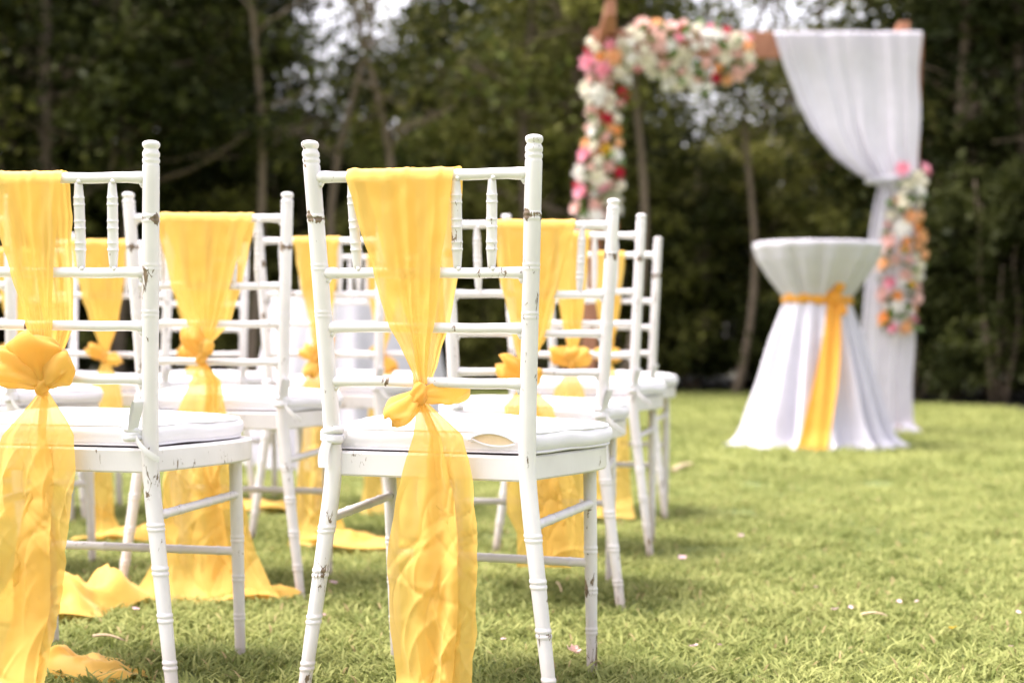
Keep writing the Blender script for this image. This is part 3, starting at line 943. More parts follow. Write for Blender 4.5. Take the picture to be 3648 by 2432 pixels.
def pool_mesh(c, rx, ry, rot, seed, hgt=.03):
    nr, na = 18, 60
    a = np.arange(na) / na * 2 * PI
    R0 = 1 + .22 * np.sin(2 * a + seed) + .12 * np.sin(5 * a + seed * 2) + .10 * vnoise(a * 3 + seed, a * 0 + seed)
    V = []
    for i in range(nr):
        t = i / (nr - 1)
        X = np.cos(a) * rx * R0 * t; Y = np.sin(a) * ry * R0 * t
        h = hgt * ((.45 + .5 * vnoise(X * 9 + seed, Y * 12)) * (1 - t ** 3) + .30 * ridged(X * 15 + Y * 12, Y * 17 - X * 14 + seed) * (1 - t ** 4) + .15 * ridged(X * 34 - Y * 20, Y * 31 + X * 16) * (1 - t ** 4))
        cx, sx = math.cos(rot), math.sin(rot)
        V.append(np.stack([c[0] + X * cx - Y * sx, c[1] + X * sx + Y * cx, .026 + np.maximum(h, 0) + .010 * np.sin(3 * a + seed) * t], 1))
    return np.concatenate(V), grid_faces(nr, na, True)

def L_(a): return (a, "loop")
SASH = {
 'A': dict(top=(-.119, .056), mid=(-.078, .031), low=(-.054, .018), inn=((-.10, .064), (-.06, .052), (-.03, .034)), knot=(-.006, .525), zk=.525,
           tails=[[(.46, -.016, .030), (.40, -.034, .046), (.323, -.046, .062), (.25, -.048, .066), (.16, -.044, .064), (.085, -.034, .060), (.01, -.03, .06)],
                  [(.462, .010, .064), (.40, .006, .078), (.328, -.004, .089), (.255, -.010, .092), (.16, -.008, .090), (.085, -.004, .085), (.01, 0, .085)]],
           bows=[(-2.35, .062, .030, .022, .25), (.05, .070, .026, .018, -.9)]),
 'E': dict(top=(-.098, .033), mid=(-.060, .014), low=(-.036, .006), inn=((-.06, .036), (-.03, .034), (-.02, .033)), knot=(-.010, .533), zk=.533,
           tails=[[(.449, -.085, -.004), (.38, -.105, .010), (.276, -.125, .012), (.17, -.135, .004), (.10, -.14, -.008), (.008, -.15, .00)],
                  [(.452, -.022, .043), (.38, -.028, .044), (.276, -.05, .034), (.17, -.06, .022), (.10, -.07, .006), (.008, -.08, .0)]],
           bows=[(1.75, .074, .062, .036, .25), (2.62, .078, .034, .032, .45), (.85, .066, .040, .028, .15)], pool=((-.02, .16), .12, .07, .1, .05)),
 'F': dict(top=(-.12, .104), mid=(-.085, .050), low=(-.052, .022), inn=((-.11, .104), (-.06, .07), (-.02, .042)), knot=(-.018, .553), zk=.553,
           tails=[[(.50, -.045, .02), (.435, -.072, .022), (.288, -.096, .03), (.12, -.11, .05), (.05, -.14, .07), (.006, -.155, .08)],
                  [(.50, -.01, .028), (.437, -.01, .038), (.282, -.01, .07), (.12, .0, .11), (.05, .0, .155), (.006, 0, .20)]],
           bows=[(1.95, .080, .034, .022, .2), (1.1, .05, .022, .018, .2)], pool=((.10, -.05), .12, .05, 0.05)),
 'B': dict(top=(-.086, .10), mid=(-.055, .058), low=(-.035, .036), inn=((-.07, .09), (-.03, .06), (-.01, .045)), knot=(-.008, .525), zk=.525,
           tails=[[(.47, -.051, .02), (.36, -.045, .06), (.239, -.043, .08), (.195, -.02, .09), (.12, -.02, .10)],
                  [(.47, -.01, .055), (.36, .0, .09), (.2, .02, .132), (.125, .03, .14)]],
           bows=[(2.5, .075, .040, .030, .3), (.6, .05, .028, .02, .2)]),
 'C': dict(top=(-.06, .045), mid=(-.045, .032), low=(-.03, .022), inn=((-.05, .04), (-.04, .03), (-.03, .02)), knot=(-.003, .52), zk=.52,
           tails=[[(.45, -.05, .03), (.3, -.07, .05), (.1, -.08, .06), (.01, -.1, .08)]],
           bows=[(2.6, .075, .038, .028, .2), (.5, .068, .036, .026, .2), (1.6, .05, .04, .024, .2)]),
 'D': dict(top=(-.034, .076), mid=(-.02, .062), low=(-.008, .05), inn=((-.03, .07), (-.01, .055), (.0, .04)), knot=(.022, .525), zk=.525,
           tails=[[(.45, -.02, .06), (.3, -.04, .09), (.1, -.05, .1), (.01, -.06, .12)]],
           bows=[(2.6, .06, .03, .024, .2), (.4, .05, .03, .024, .2)]),
 'I': dict(top=(-.10, .08), mid=(-.07, .05), low=(-.04, .03), inn=((-.09, .07), (-.05, .04), (-.02, .02)), knot=(0, .53), zk=.53,
           tails=[[(.45, -.05, .05), (.3, -.07, .07), (.1, -.08, .09), (.008, -.1, .16)]],
           bows=[(2.5, .07, .035, .026, .2), (.6, .06, .035, .026, .2)], pool=((.44, -.28), .15, .17, .2, .075)),
 'G': dict(top=(-.105, .062), mid=(-.07, .045), low=(-.045, .032), inn=((-.09, .06), (-.06, .04), (-.03, .025)), knot=(-.006, .535), zk=.535,
           tails=[[(.46, -.04, .04), (.38, -.055, .048), (.2, -.05, .02), (.08, -.035, .03), (.008, -.02, .07)]],
           bows=[(2.55, .062, .030, .024, .2), (-.25, .058, .026, .022, .2)], pool=((.10, -.10), .15, .06, -.08)),
 'H': dict(top=(-.075, .06), mid=(-.05, .04), low=(-.03, .03), inn=((-.07, .06), (-.04, .035), (-.02, .02)), knot=(-.015, .53), zk=.53,
           tails=[[(.46, -.05, .03), (.3, -.05, .05), (.12, -.06, .06), (.008, -.07, .11)]],
           bows=[(.85, .088, .036, .026, .2), (2.4, .055, .03, .024, .2), (-1.9, .06, .034, .022, .2)], pool=((.14, -.10), .16, .07, -.05)),
 'M': dict(top=(-.09, .05), mid=(-.06, .03), low=(-.04, .02), inn=((-.08, .05), (-.05, .03), (-.02, .02)), knot=(-.01, .53), zk=.53,
           tails=[[(.45, -.05, .03), (.3, -.06, .05), (.1, -.05, .08), (.008, -.05, .14)]],
           bows=[(2.5, .06, .03, .024, .2), (.6, .05, .03, .024, .2)], pool=((.22, -.08), .15, .06, .05, .045)),
 'K': dict(top=(-.06, .06), mid=(-.045, .045), low=(-.03, .03), inn=((-.06, .06), (-.04, .04), (-.02, .02)), knot=(.0, .53), zk=.53,
           tails=[[(.45, -.04, .05), (.3, -.05, .06), (.1, -.06, .07), (.01, -.08, .09)]],
           bows=[(-.9, .07, .036, .026, .2), (2.4, .055, .03, .024, .2)]),
 'N': dict(top=(-.09, .05), mid=(-.06, .03), low=(-.04, .02), inn=((-.08, .05), (-.05, .03), (-.02, .02)), knot=(-.01, .53), zk=.53,
           tails=[[(.45, -.05, .03), (.3, -.06, .05), (.1, -.06, .06), (.01, -.07, .07)]],
           bows=[(2.5, .06, .03, .024, .2), (.6, .05, .03, .024, .2)]),
}
SASH_LOOK = {'A': "sheer yellow sash with a small drooping bow knotted on the ", 'E': "deep yellow sash with a big puffed knot on the ", 'F': "yellow sash spreading onto the grass, on the ",
             'B': "yellow sash with leftward loop on the ", 'C': "yellow sash with a wide puffed bow on the ", 'D': "narrow yellow sash on the ", 'I': "yellow sash with crumpled end, on the ",
             'G': "yellow sash with a crosswise bow on the ", 'H': "yellow sash trailing onto grass, on the ", 'M': "yellow sash half hidden on the ", 'K': "yellow sash hanging unlooped on the ", 'N': "yellow sash on the "}
for i, (c, sp_) in enumerate(SASH.items()):
    x, y, yaw, z = POSE[c]
    t = empty("chair_sash", (x, y, z), -yaw)
    tag(t, SASH_LOOK[c] + WHERE[c], "sash", "yellow sashes tied on the chair backs")
    kn = sp_['knot']; seed = 1.7 * i + 2
    obj("back_drape", mesh_np("back_drape", *drape_sheet(sp_['top'], sp_['mid'], sp_['low'], kn, i * 3 + 5)), M_SASH, t)
    a, b, d = sp_['inn']
    obj("front_drape", mesh_np("front_drape", *drape_sheet(a, b, d, kn, i * 3 + 6, 1)), M_SASH, t)
    ko = np.array([kn[0], yback(H4) - .020, kn[1]])
    kno = obj("knot", mesh_np("knot", *knot_mesh(ko, .0125, .0125, .019, seed)), M_SASH_KNOT, t)
    for j, (ang, ln, wd, th, yw) in enumerate(sp_['bows']):
        obj("bow_loop", mesh_np("bow_loop", *bow_loop(ko, ang, ln * (1 if c == 'E' else .86 if c == 'A' else .82), wd * (.92 if c == 'E' else .78), th, seed + j * 2.3, yw)), M_SASH_KNOT if j == 0 and c != 'A' else M_SASH, kno)
    for j, tl in enumerate(sp_['tails']):
        obj("tail", mesh_np("tail", *tail_sheet(tl, (ko[0], kn[1]), seed + j * 3.3, ybase=-.040 - .010 * (1 - j), fold=.009 if j == 0 else .007, sweep=(0, -.03))), M_SASH, t)
    if 'pool' in sp_:
        p = sp_['pool']
        obj("tail_end", mesh_np("tail_end", *pool_mesh(p[0], p[1], p[2], p[3], seed, p[4] if len(p) > 4 else .03)), M_SASH_KNOT, t)

# ------------------------------------------------------------------ draped tables
def skirt(cx, cy, prof, seed, nf, amp, tails=()):
    """surface of revolution with hanging folds; prof = [(z, r, fold amplitude)]"""
    na = 220
    a = np.arange(na) / na * 2 * PI
    zs = np.concatenate([np.linspace(prof[i][0], prof[i + 1][0], 12, endpoint=False) for i in range(len(prof) - 1)] + [[prof[-1][0]]])
    zc = [p[0] for p in prof]
    V = []
    for z in zs:
        r = interp(z, zc, [p[1] for p in prof]); f = interp(z, zc, [p[2] for p in prof])
        ph = nf * a + .9 * np.sin(2 * a + seed) + .6 * np.sin(5 * a + seed * 2) + .25 * math.sin(z * 3)
        rr = r + f * (np.sin(ph) + .35 * np.sin(ph * 1.7 + seed)) + .2 * f * vnoise(a * 5 + seed, z * 5 + a * 0)
        zz = np.full(na, z)
        low = np.clip((.10 - z) / .10, 0, 1) ** 2
        for (ta, tw, tl) in tails:
            d = np.abs((a - ta + PI) % (2 * PI) - PI)
            rr = rr + tl * low * np.exp(-(d / tw) ** 2)
        zz = np.maximum(zz, .014 + .006 * np.sin(ph))
        V.append(np.stack([cx + rr * np.cos(a), cy + rr * np.sin(a), zz], 1))
    return np.concatenate(V), grid_faces(len(zs), na, True)
def top_cap(cx, cy, r, z, seed):
    na = 220; a = np.arange(na) / na * 2 * PI
    V = [np.stack([cx + r * k * np.cos(a), cy + r * k * np.sin(a), z + .0015 * vnoise(np.cos(a) * k * 6 + seed, np.sin(a) * k * 6) + dz], 1) for k, dz in ((.005, 0), (.4, 0), (.8, 0), (.96, -.001), (.99, -.004), (1.0, -.011))]
    return np.concatenate(V), [tuple(reversed(f)) for f in grid_faces(6, na, True)]
TX, TY = 1.735, 8.90
t = empty("cocktail_table", (TX, TY, 0))
MB().add(*tube([(0, 0, 1.125), (0, 0, 1.155)], .355, 48)).build("tabletop", M_BOARD, t)
MB().add(*tube([(0, 0, .03), (0, 0, 1.125)], .035, 20)).build("pole", M_METAL, t)
MB().add(*tube([(0, 0, .006), (0, 0, .022), (0, 0, .034)], [.25, .25, .05], 36)).build("foot_plate", M_METAL, t)
tag(t, "tall round cocktail table standing under the belted white cloth", "table")
mb = MB().add(*top_cap(TX, TY, .368, 1.166, 3))
mb.add(*skirt(TX, TY, [(1.155, .368, .0), (1.135, .366, .002), (1.06, .328, .011), (.97, .268, .014), (.90, .215, .012), (.855, .186, .007), (.835, .181, .006), (.80, .190, .010), (.60, .244, .026), (.35, .305, .040), (.14, .362, .050), (.06, .395, .056), (.02, .430, .062)], 1.3, 15, 1.0,
              [(-.35, .30, .10), (PI + .35, .30, .10), (-2.2, .3, .05), (1.2, .5, .06)]))
o = mb.build("tablecloth", M_CLOTH)
tag(o, "white cloth draped to the grass over the tall table, belted in amber", "tablecloth")
def belt(cx, cy, r, z, h):
    na = 90; a = np.arange(na) / na * 2 * PI; V = []
    for k in np.linspace(-1, 1, 6):
        rr = r + .012 * (1 - k * k) + .006 * np.sin(9 * a + k * 2) + .004
        V.append(np.stack([cx + rr * np.cos(a), cy + rr * np.sin(a), z + k * h / 2 + .008 * np.sin(2 * a + .5)], 1))
    return np.concatenate(V), grid_faces(6, na, True)
t = empty("table_sash", (TX, TY, 0))
MB().add(*belt(0, 0, .186, .842, .052)).build("belt", M_BELT, t)
ka = -1.27
kp = np.array([math.cos(ka) * .205, math.sin(ka) * .205, .845])
kb = MB().add(*knot_mesh(kp, .034, .03, .042, 2)).build("knot", M_BELT, t)
for j, (ang, ln, wd) in enumerate([(1.3, .10, .036), (2.6, .05, .03), (-1.1, .09, .035)]):
    MB().add(*bow_loop(kp, ang, ln, wd, .026, j * 2.0, .2)).build("bow_loop", M_BELT, kb)
nz, ns = 50, 24; s = np.linspace(-1, 1, ns); G = []
for i in range(nz):
    q = i / (nz - 1); z = .83 - .815 * q
    r = interp(z, [.855, .80, .60, .35, .12, .0], [.20, .215, .285, .365, .435, .50])
    an = ka - .55 * q ** .7; w = .040 + .044 * q
    tdir = np.array([-math.sin(an), math.cos(an)])
    xx = math.cos(an) * r + tdir[0] * s * w; yy = math.sin(an) * r + tdir[1] * s * w - .008 * np.sin(s * 5 + z * 6) - .012 * s * s
    G.append(np.stack([xx, yy, np.full(ns, max(z, .016))], 1))
obj("tail", mesh_np("tail", *sheet(np.array(G))), M_BELT, t)
tag(t, "amber sash belted round the white cloth of the tall table", "sash")

# low round table far left, behind the chair rows
RX, RY = -.745, 7.25
t = empty("round_table", (RX, RY, 0))
MB().add(*tube([(0, 0, .755), (0, 0, .778)], .36, 48)).build("tabletop", M_BOARD, t)
MB().add(*tube([(0, 0, .03), (0, 0, .755)], .04, 16)).build("pole", M_METAL, t)
MB().add(*tube([(0, 0, .006), (0, 0, .03)], .24, 30)).build("foot_plate", M_METAL, t)
tag(t, "low round table under a plain white cloth behind the chair rows", "table")
mb = MB().add(*top_cap(RX, RY, .372, .790, 5)).add(*skirt(RX, RY, [(.779, .372, 0), (.76, .372, .003), (.6, .392, .012), (.3, .43, .024), (.02, .475, .034)], 4.1, 13, 1.0))
tag(mb.build("tablecloth", M_CLOTH), "plain white cloth seen between the chair backs left of the centre sash", "tablecloth")

# ------------------------------------------------------------------ flower arch
AY = 10.4
def lerp(a, b, t): return np.array(a) * (1 - t) + np.array(b) * t
arch = empty("wedding_arch", (1.6, AY, 0))
def beam_between(a, b, w, d, bev=.006):
    a = np.array(a, float); b = np.array(b, float); L = np.linalg.norm(b - a); z = (b - a) / L
    x = np.array([1., 0, 0]) if abs(z[0]) < .8 else np.array([0, 0, 1.]); x = x - z * np.dot(x, z); x /= np.linalg.norm(x); y = np.cross(z, x)
    return box((a + b) / 2, (w, d, L), bev, np.stack([x, y, z], 1))
def ap(x, y, z): return (x - 1.6, y, z)
MB().add(*beam_between(ap(.49, .0, -.02), ap(.605, .0, 2.56), .095, .095)).build("post", M_TIMBER, arch, False)
MB().add(*beam_between(ap(2.60, .0, -.02), ap(2.650, .0, 2.56), .095, .095)).build("post", M_TIMBER, arch, False)
MB().add(*beam_between(ap(.50, -.052, 2.565), ap(2.695, -.052, 2.56), .175, .045)).build("beam", M_TIMBER, arch, False)
for xx, zt in ((.615, 2.80), (2.585, 2.74)):     # rafters with a splayed, tapering nose
    yn = -.30 if xx < 1 else -.02
    pr = [(yn + .12, 2.60), (yn, zt - .10), (yn, zt), (yn + .10, zt), (yn + .4, 2.66), (.42, 2.66), (.42, 2.60)]
    hw = .035; n = len(pr)
    V = np.array([(xx - 1.6 + s_ * hw * (1.3 if p[1] < zt - .12 else .9), p[0], p[1]) for s_ in (-1, 1) for p in pr])
    F = [tuple(range(n)), tuple(range(n, 2 * n))[::-1]] + [(i, n + i, n + (i + 1) % n, (i + 1) % n) for i in range(n)]
    MB().add(V, F).build("rafter", M_TIMBER, arch, False)
    if xx < 1: MB().add(*beam_between(ap(xx - .07, -.08, 2.50), ap(xx, -.20, zt - .03), .06, .05)).build("bracket", M_TIMBER, arch, False)
for xx in (.49, 2.60):     # ground shoes
    MB().add(*box((xx - 1.6, 0, .03), (.16, .30, .06), .008)).build("foot", M_TIMBER, arch, False)
tag(arch, "terracotta timber wedding arch hung with flowers and a white drape", "arch")

# white drape: top over the beam, gathered at the right post, then down to the grass
ed = [(1760, 78), (1783, 150), (1815, 230), (1850, 300), (1900, 360), (1950, 398), (1985, 413), (2000, 426), (1992, 470), (1982, 560), (1975, 650), (1966, 760), (1962, 860), (1970, 930), (1985, 985)]
exz = [((a * 1.551 - 1824) / 5572.6 * AY - (1216 - b * 1.551) / 5572.6 * AY * ROLL * 0, CAM_H + (1216 - b * 1.551) / 5572.6 * AY) for a, b in ed]
lz = np.array([p[1] for p in exz]); lx = np.array([p[0] for p in exz])
arc = np.concatenate([[0], np.cumsum(np.hypot(np.diff(lx), np.diff(lz)))]); arc /= arc[-1]
nq, ns = 96, 90
G = []; s = np.linspace(0, 1, ns)
zr_top = 2.648
for i in range(nq):
    q = i / (nq - 1)
    xl = np.interp(q, arc, lx); zl = np.interp(q, arc, lz)
    zr = zr_top - (zr_top - .02) * q ** 1.05
    xr = 2.665 - .03 * q
    # fold lines fan out from the gather point
    g = math.exp(-((zl - 1.69) / .30) ** 2)
    ss = s ** (1 + .5 * g)
    x = xl + (xr - xl) * ss
    zz = zl + (zr - zl) * s ** 1.2
    zg = 1.69
    w = np.exp(-((zz - zg) / .38) ** 2)
    amp = .009 + .022 * w
    y = AY - .13 - amp * (np.sin(s * 46 + 2.6 * np.sin(s * 5.3) + 1.1 * np.sin(s * 13)) * (.55 + .45 * np.sin(s * 17 + 1)) + .5 * np.sin(s * 21 + 2) + .5 * vnoise(s * 30, q * 3)) - .012 * vnoise(s * 6, q * 7) - .05 * w * np.sin(s * PI)
    x = x + .010 * vnoise(s * 11 + 3, q * 9)
    zz = np.maximum(zz, .02)
    low = np.clip((.08 - zz) / .08, 0, 1)
    y = y - low * .10 * (1 + .5 * np.sin(s * 9)); x = x + low * .09 * (s - .3)
    G.append(np.stack([x, y, zz], 1))
over = []
for k in (2, 1, 0):      # turned over the top of the beam
    r0 = G[0].copy(); r0[:, 1] = r0[:, 1] + .035 * k + (.02 if k else 0); r0[:, 2] += .012 * math.sin(k / 2 * PI) + (-.03 if k == 2 else .004); over.append(r0)
obj_d = empty("arch_drape", (2.3, AY, 0))
Gd = np.array(over[:2] + G); Gd[:, :, 0] -= 2.3; Gd[:, :, 1] -= AY
obj("curtain", mesh_np("curtain", *sheet(Gd)), M_VOILE, obj_d)
a = np.linspace(0, 2 * PI, 24)
MB().add(*tube(np.stack([.16 + .14 * np.cos(a), -.13 + .06 * np.sin(a), 1.675 + .01 * np.cos(a)], 1), .016, 8, False, squash=1.6)).build("tie_back", M_VOILE, obj_d)
tag(obj_d, "white voile drape gathered to the right post of the flower arch", "drape")

# flowers
def flower_mesh(seed, petals=(5, 6, 7), r=1.0):
    rng = np.random.default_rng(seed); mb = MB()
    for li, npet in enumerate(petals):
        f = (li + 1) / len(petals)
        for k in range(npet):
            a = (k + .5 * li + rng.uniform(-.1, .1)) / npet * 2 * PI
            el = 1.25 - 1.05 * f + rng.uniform(-.12, .12)
            L = r * (.45 + .55 * f); w = L * 2.3 / npet * (1.1 if li else 1.4)
            ca, sa = math.cos(a), math.sin(a); ce, se = math.cos(el), math.sin(el)
            d = np.array([ca * ce, sa * ce, se]); sd_ = np.array([-sa, ca, 0]); up_ = np.cross(d, sd_)
            p0 = np.array([0, 0, .12 * (3 - li)]) * r
            pm = p0 + d * L * .55 - up_ * L * .10; pt = p0 + d * L * .95 + up_ * L * .16
            V = [p0 - sd_ * w * .2, p0 + sd_ * w * .2, pm + sd_ * w * .62, pt + sd_ * w * .32, pt + d * L * .06, pt - sd_ * w * .32, pm - sd_ * w * .62, pm + up_ * -.05 * L]
            mb.add(np.array(V), [(0, 1, 7), (1, 2, 7), (2, 3, 7), (3, 4, 7), (4, 5, 7), (5, 6, 7), (6, 0, 7)])
    mb.add(*knot_mesh((0, 0, .22 * r), .22 * r, .22 * r, .25 * r, 1)) if False else None
    return mesh_np("flower", np.concatenate(mb.V), mb.F)
def leaf_one():
    V = [(0, 0, 0), (.25, .3, .06), (.7, .24, .1), (1.1, 0, .02), (.7, -.24, .1), (.25, -.3, .06), (.5, 0, 0)]
    return mesh_np("leaf", V, [(0, 6, 1), (1, 6, 2), (2, 6, 3), (3, 6, 4), (4, 6, 5), (5, 6, 0)])
FM = {c: [] for c in FLW}
for c in FLW:
    for sd_ in (1, 2):
        m_ = flower_mesh(sd_ + len(c), (4, 5, 6) if sd_ == 1 else (5, 6, 7)); m_.materials.append(FLW[c]); FM[c].append(m_)
LM = leaf_one(); LM.materials.append(M_FOL)
fr = random.Random(21)
def rand_rot(out, rg):
    q = Vector(out).to_track_quat('Z', 'Y')
    return (q @ Vector((0, 0, 1)).rotation_difference(Vector((rg.uniform(-.5, .5), rg.uniform(-.5, .5), 1)))).to_euler()
def garland(name, base, region, n, palette, label, radius=(.042, .084), nleaf=55):
    t = empty(name, base)
    mb = MB()
    # soaked-foam backing wound with leaves
    pts = []
    k = 0; tries = 0
    while k < n and tries < 20000:
        tries += 1
        p, out = region(fr)
        r = fr.uniform(*radius)
        if any((p - q).length < (r + rq) * .62 for q, rq in pts): continue
        pts.append((p, r))
        c = fr.choices(list(palette), list(palette.values()))[0]
        o = obj("flower", fr.choice(FM[c]), None, t)
        o.location = p; o.scale = (r, r, r * fr.uniform(.8, 1.05)); o.rotation_euler = rand_rot(out, fr); k += 1
    for i in range(nleaf):
        p, out = region(fr)
        o = obj("leaf", LM, None, t); o.location = p + Vector(out) * .012; r = fr.uniform(.06, .10); o.scale = (r, r, r)
        o.rotation_euler = (fr.uniform(-1, 1), fr.uniform(-1, 1), fr.uniform(0, 6.28))
    tag(t, label, "garland"); return t
def col_region(x0, z0, x1, z1, hw, dep):
    def f(r):
        q = r.random(); a = r.uniform(-1.25, 1.25)
        xc = x0 + (x1 - x0) * q; z = z0 + (z1 - z0) * q
        w = hw * (.9 + .18 * math.sin(q * 9 + x0))
        return Vector((xc + math.sin(a) * w, -.06 - math.cos(a) * dep, z)), (math.sin(a), -math.cos(a), r.uniform(-.2, .4))
    return f
PAL1 = dict(ivory=28, white=22, blush=28, pink=8, orange=5, peach=14, red=3, yellow=1)
PAL2 = dict(ivory=30, white=16, blush=20, pink=7, orange=8, peach=22, red=2, yellow=4)
garland("flower_garland", (0, AY, 0), col_region(.625, 2.56, .535, 1.28, .13, .10), 110, PAL1, "long hanging garland of white, blush and orange flowers on the left arch post")
garland("flower_garland", (0, AY - .05, 0), col_region(2.575, 1.74, 2.53, .70, .118, .10), 105, PAL2, "hanging garland of orange, pink and ivory flowers over the gathered drape")
def top_region(r):
    q = r.random(); a = r.uniform(-1.3, 1.5)
    x = .74 + .80 * q
    h = .085 + .075 * math.sin(min(1, q * 1.1) * PI) ** .6
    zc = 2.525 - .035 * q
    if q > .2 and r.random() < .28:
        z = zc - h - r.random() * .10 * math.sin(q * PI); return Vector((x, -.17, z)), (0, -1, -.3)
    return Vector((x, -.11 - math.cos(a) * .10, zc + math.sin(a) * h)), (r.uniform(-.3, .3), -math.cos(a), math.sin(a))
garland("flower_garland", (0, AY, 0), top_region, 110, dict(ivory=30, white=22, blush=24, pink=8, orange=4, peach=9, red=6, yellow=1), "full spray of ivory, pink and red flowers along the arch beam")

# ------------------------------------------------------------------ grass
def tuft(seed, nb, rad, hmin, hmax, wd):
    rng = np.random.default_rng(seed); V = []; F = []; T = []
    for b in range(nb):
        a = rng.uniform(0, 2 * PI); rr = rad * math.sqrt(rng.random()); x0, y0 = rr * math.cos(a), rr * math.sin(a)
        h = rng.uniform(hmin, hmax); w = wd * rng.uniform(.7, 1.25); la = rng.uniform(0, 2 * PI); ln = h * rng.uniform(.3, 1.5)
        if rng.random() < .03: h *= 1.4
        dx, dy = math.cos(la), math.sin(la); tw = rng.uniform(-.6, .6); sx, sy = -math.sin(la + tw), math.cos(la + tw)
        n0 = len(V)
        tint = np.clip(rng.normal(.45, .22), 0, 1)
        for q, ww in ((0, .7), (.45, 1.0), (.8, .6)):
            px_, py_ = x0 + dx * ln * q * q, y0 + dy * ln * q * q; pz = h * (q - .32 * q * q)
            V += [(px_ - sx * w * ww / 2, py_ - sy * w * ww / 2, pz), (px_ + sx * w * ww / 2, py_ + sy * w * ww / 2, pz)]
        V.append((x0 + dx * ln, y0 + dy * ln, h * .66))
        F += [(n0, n0 + 1, n0 + 3, n0 + 2), (n0 + 2, n0 + 3, n0 + 5, n0 + 4), (n0 + 4, n0 + 5, n0 + 6)]
        T += [tint] * 7
    me = mesh_np("grass_tuft", V, F)
    at = me.attributes.new("tint", 'FLOAT', 'POINT'); at.data.foreach_set("value", np.array(T, np.float32))
    me.materials.append(M_GRASS)
    return bpy.data.objects.new("grass_tuft_source", me)
def grass_points(y0, y1, dens, side, zs=0.0):
    n = int(dens * (y1 - y0) * (.33 * (y0 + y1) + 2 * side))
    y = RNG.uniform(y0, y1, n); hw = .33 * y + side
    wmax = .33 * y1 + side
    x = RNG.uniform(-wmax, wmax, n); k = np.abs(x) < hw
    x, y = x[k], y[k]
    e = np.array([wood_edge(v) for v in x]); k = y < e + RNG.normal(0, .25, len(x))
    # bald, trodden spots
    b = vnoise(x * 1.7 + 5, y * 1.7) + .5 * vnoise(x * 6, y * 6)
    k &= (b > -.95)
    return np.stack([x[k], y[k], np.full(k.sum(), zs)], 1)
def grass(name, P_, srcs, smin, smax, label):
    me = bpy.data.meshes.new(name); me.vertices.add(len(P_)); me.vertices.foreach_set("co", P_.astype(np.float32).ravel()); me.update()
    me.materials.append(M_GRASS)
    o = bpy.data.objects.new(name, me); COL.objects.link(o)
    ng = bpy.data.node_groups.new(name, 'GeometryNodeTree')
    ng.interface.new_socket("Geometry", in_out='INPUT', socket_type='NodeSocketGeometry')
    ng.interface.new_socket("Geometry", in_out='OUTPUT', socket_type='NodeSocketGeometry')
    gi = ng.nodes.new("NodeGroupInput"); go = ng.nodes.new("NodeGroupOutput")
    m2p = ng.nodes.new("GeometryNodeMeshToPoints"); ng.links.new(gi.outputs[0], m2p.inputs[0])
    g2i = ng.nodes.new("GeometryNodeGeometryToInstance")
    for s_ in srcs:
        oi = ng.nodes.new("GeometryNodeObjectInfo"); oi.inputs[0].default_value = s_
        ng.links.new(oi.outputs["Geometry"], g2i.inputs[0])
    iop = ng.nodes.new("GeometryNodeInstanceOnPoints")
    ng.links.new(m2p.outputs[0], iop.inputs["Points"]); ng.links.new(g2i.outputs[0], iop.inputs["Instance"])
    iop.inputs["Pick Instance"].default_value = True
    rv = ng.nodes.new("FunctionNodeRandomValue"); rv.data_type = 'FLOAT_VECTOR'
    rv.inputs[0].default_value = (-.12, -.12, 0); rv.inputs[1].default_value = (.12, .12, 6.283)
    ng.links.new(rv.outputs[0], iop.inputs["Rotation"])
    rf = ng.nodes.new("FunctionNodeRandomValue"); rf.data_type = 'FLOAT'
    rf.inputs[2].default_value = smin; rf.inputs[3].default_value = smax
    ng.links.new(rf.outputs[1], iop.inputs["Scale"])
    ng.links.new(iop.outputs[0], go.inputs[0])
    md = o.modifiers.new("scatter", 'NODES'); md.node_group = ng
    tag(o, label, "grass", kind="stuff"); return o
SRC = [tuft(i, 28, .045, .015, .036, .0042) for i in range(6)]
SRC2 = [tuft(40 + i, 30, .09, .022, .050, .0075) for i in range(4)]
Pn = np.concatenate([grass_points(1.7, 4.2, 1000, .7), grass_points(4.2, 7.0, 520, .8)])
grass("grass", Pn, SRC, .75, 1.3, "short bright green grass blades of the lawn around the chairs")
Pf = np.concatenate([grass_points(7.0, 12, 150, 1.2), grass_points(12, 19.5, 70, 1.5)])
grass("grass", Pf, SRC2, .9, 1.5, "short green grass of the far lawn up to the wood")

# ------------------------------------------------------------------ petals, straws
def petal_mesh(seed, cup=.3, L=1.0):
    rng = np.random.default_rng(seed); n = 6; V = []
    for i in range(n):
        t_ = i / (n - 1); w = .5 * math.sin((.12 + .88 * t_) ** .8 * PI * .93)
        for s_ in (-1, 0, 1): V.append((t_ * L - .5 * L, s_ * w * L + .03 * rng.normal(), cup * (t_ - .5) ** 2 * L + abs(s_) * .14 * L + .03 * rng.normal()))
    return mesh_np("petal", V, grid_faces(n, 3))
PM = [petal_mesh(i, .2 + .2 * (i % 3)) for i in range(4)]
for m_ in PM: m_.materials.append(M_PETAL)
PMY = petal_mesh(9); PMY.materials.append(FLW['yellow'])
def gpos(vx, vy):
    xx, yy = vx * 1.551, vy * 1.551
    d = CAM_H * 5572.6 / (yy - 1214)
    return ((xx - 1824) / 5572.6 * d, d)
def petal(vx, vy, size, label, group=None, me=None, k=0):
    x, y = gpos(vx, vy)
    o = obj("petal", me or PM[k % 4], None); size *= .82; o.location = (x, y, .030); o.scale = (size, size, size)
    o.rotation_euler = (fr.uniform(-.5, .2), fr.uniform(-.4, .4), fr.uniform(0, 6.28)); tag(o, label, "petal", group)
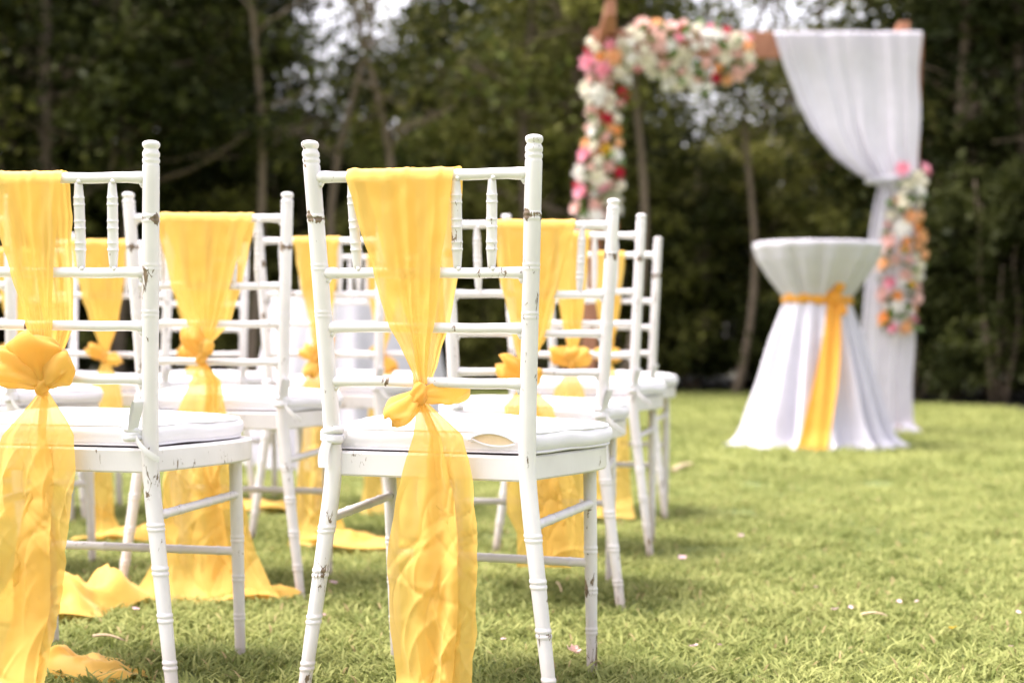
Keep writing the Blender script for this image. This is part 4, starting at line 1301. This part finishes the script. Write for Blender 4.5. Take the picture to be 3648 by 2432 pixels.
GP = "pale petals scattered over the open lawn"
for i, (vx, vy, sz) in enumerate([(1707, 1248, .022), (1572, 1303, .026), (1925, 1423, .018), (1960, 1418, .013), (2072, 1403, .014), (2112, 1402, .010), (1880, 1370, .012), (1660, 1512, .012), (2345, 1425, .013), (2330, 1508, .012)]):
    petal(vx, vy, sz, "small pale pink petal lying on the open grass right of the chairs", GP, None, i)
petal(2195, 1466, .022, "yellow petal on the grass towards the lower right corner", None, PMY)
petal(1602, 1516, .020, "bright pink petal on the grass at the bottom centre right", None, None, 1)
petal(231, 1408, .015, "mauve petal beside the crumpled sash end at lower left", None, None, 2)
petal(318, 1441, .022, "larger mauve petal between the left foreground chair's legs", None, None, 3)
petal(770, 1372, .024, "pale petal left of the centre foreground chair's left leg, upper one", None, None, 0)
petal(748, 1452, .022, "pale petal left of the centre foreground chair's left leg, lower one", None, None, 2)
petal(1163, 1504, .013, "pale petal just right of the centre foreground sash", None, None, 3)
# a small fallen blossom in the grass by the right front leg of the centre chair
x, y = gpos(1323, 1530)
o = obj("fallen_blossom", flower_mesh(4, (4, 5)), FLW['blush']); o.location = (x, y, .026); o.scale = (.016,) * 3; o.rotation_euler = (.3, .2, 1)
tag(o, "small pale pink blossom lying beside the centre foreground chair's front leg", "blossom")
def straw(a, b, r, label):
    pa, pb = gpos(*a), gpos(*b)
    p = np.stack([np.linspace(pa[0], pb[0], 8), np.linspace(pa[1], pb[1], 8), .034 + .006 * np.sin(np.linspace(0, 3, 8))], 1)
    c = p.mean(0).copy(); c[2] = 0
    o = MB().add(*tube(p - c, np.linspace(r, r * .5, 8), 6)).build("straw", M_TWIG); o.location = c
    tag(o, label, "straw")
straw((222, 1512), (292, 1523), .0032, "dry split straw on the grass below the left foreground chair")
straw((1552, 1092), (1592, 1078), .012, "pale dry stick on the grass right of the farthest chair legs")
straw((1985, 1440), (2045, 1443), .003, "thin dry straw on the open grass at lower right")
straw((1285, 1370), (1296, 1392), .0025, "bent straw in the grass behind the centre foreground chair")
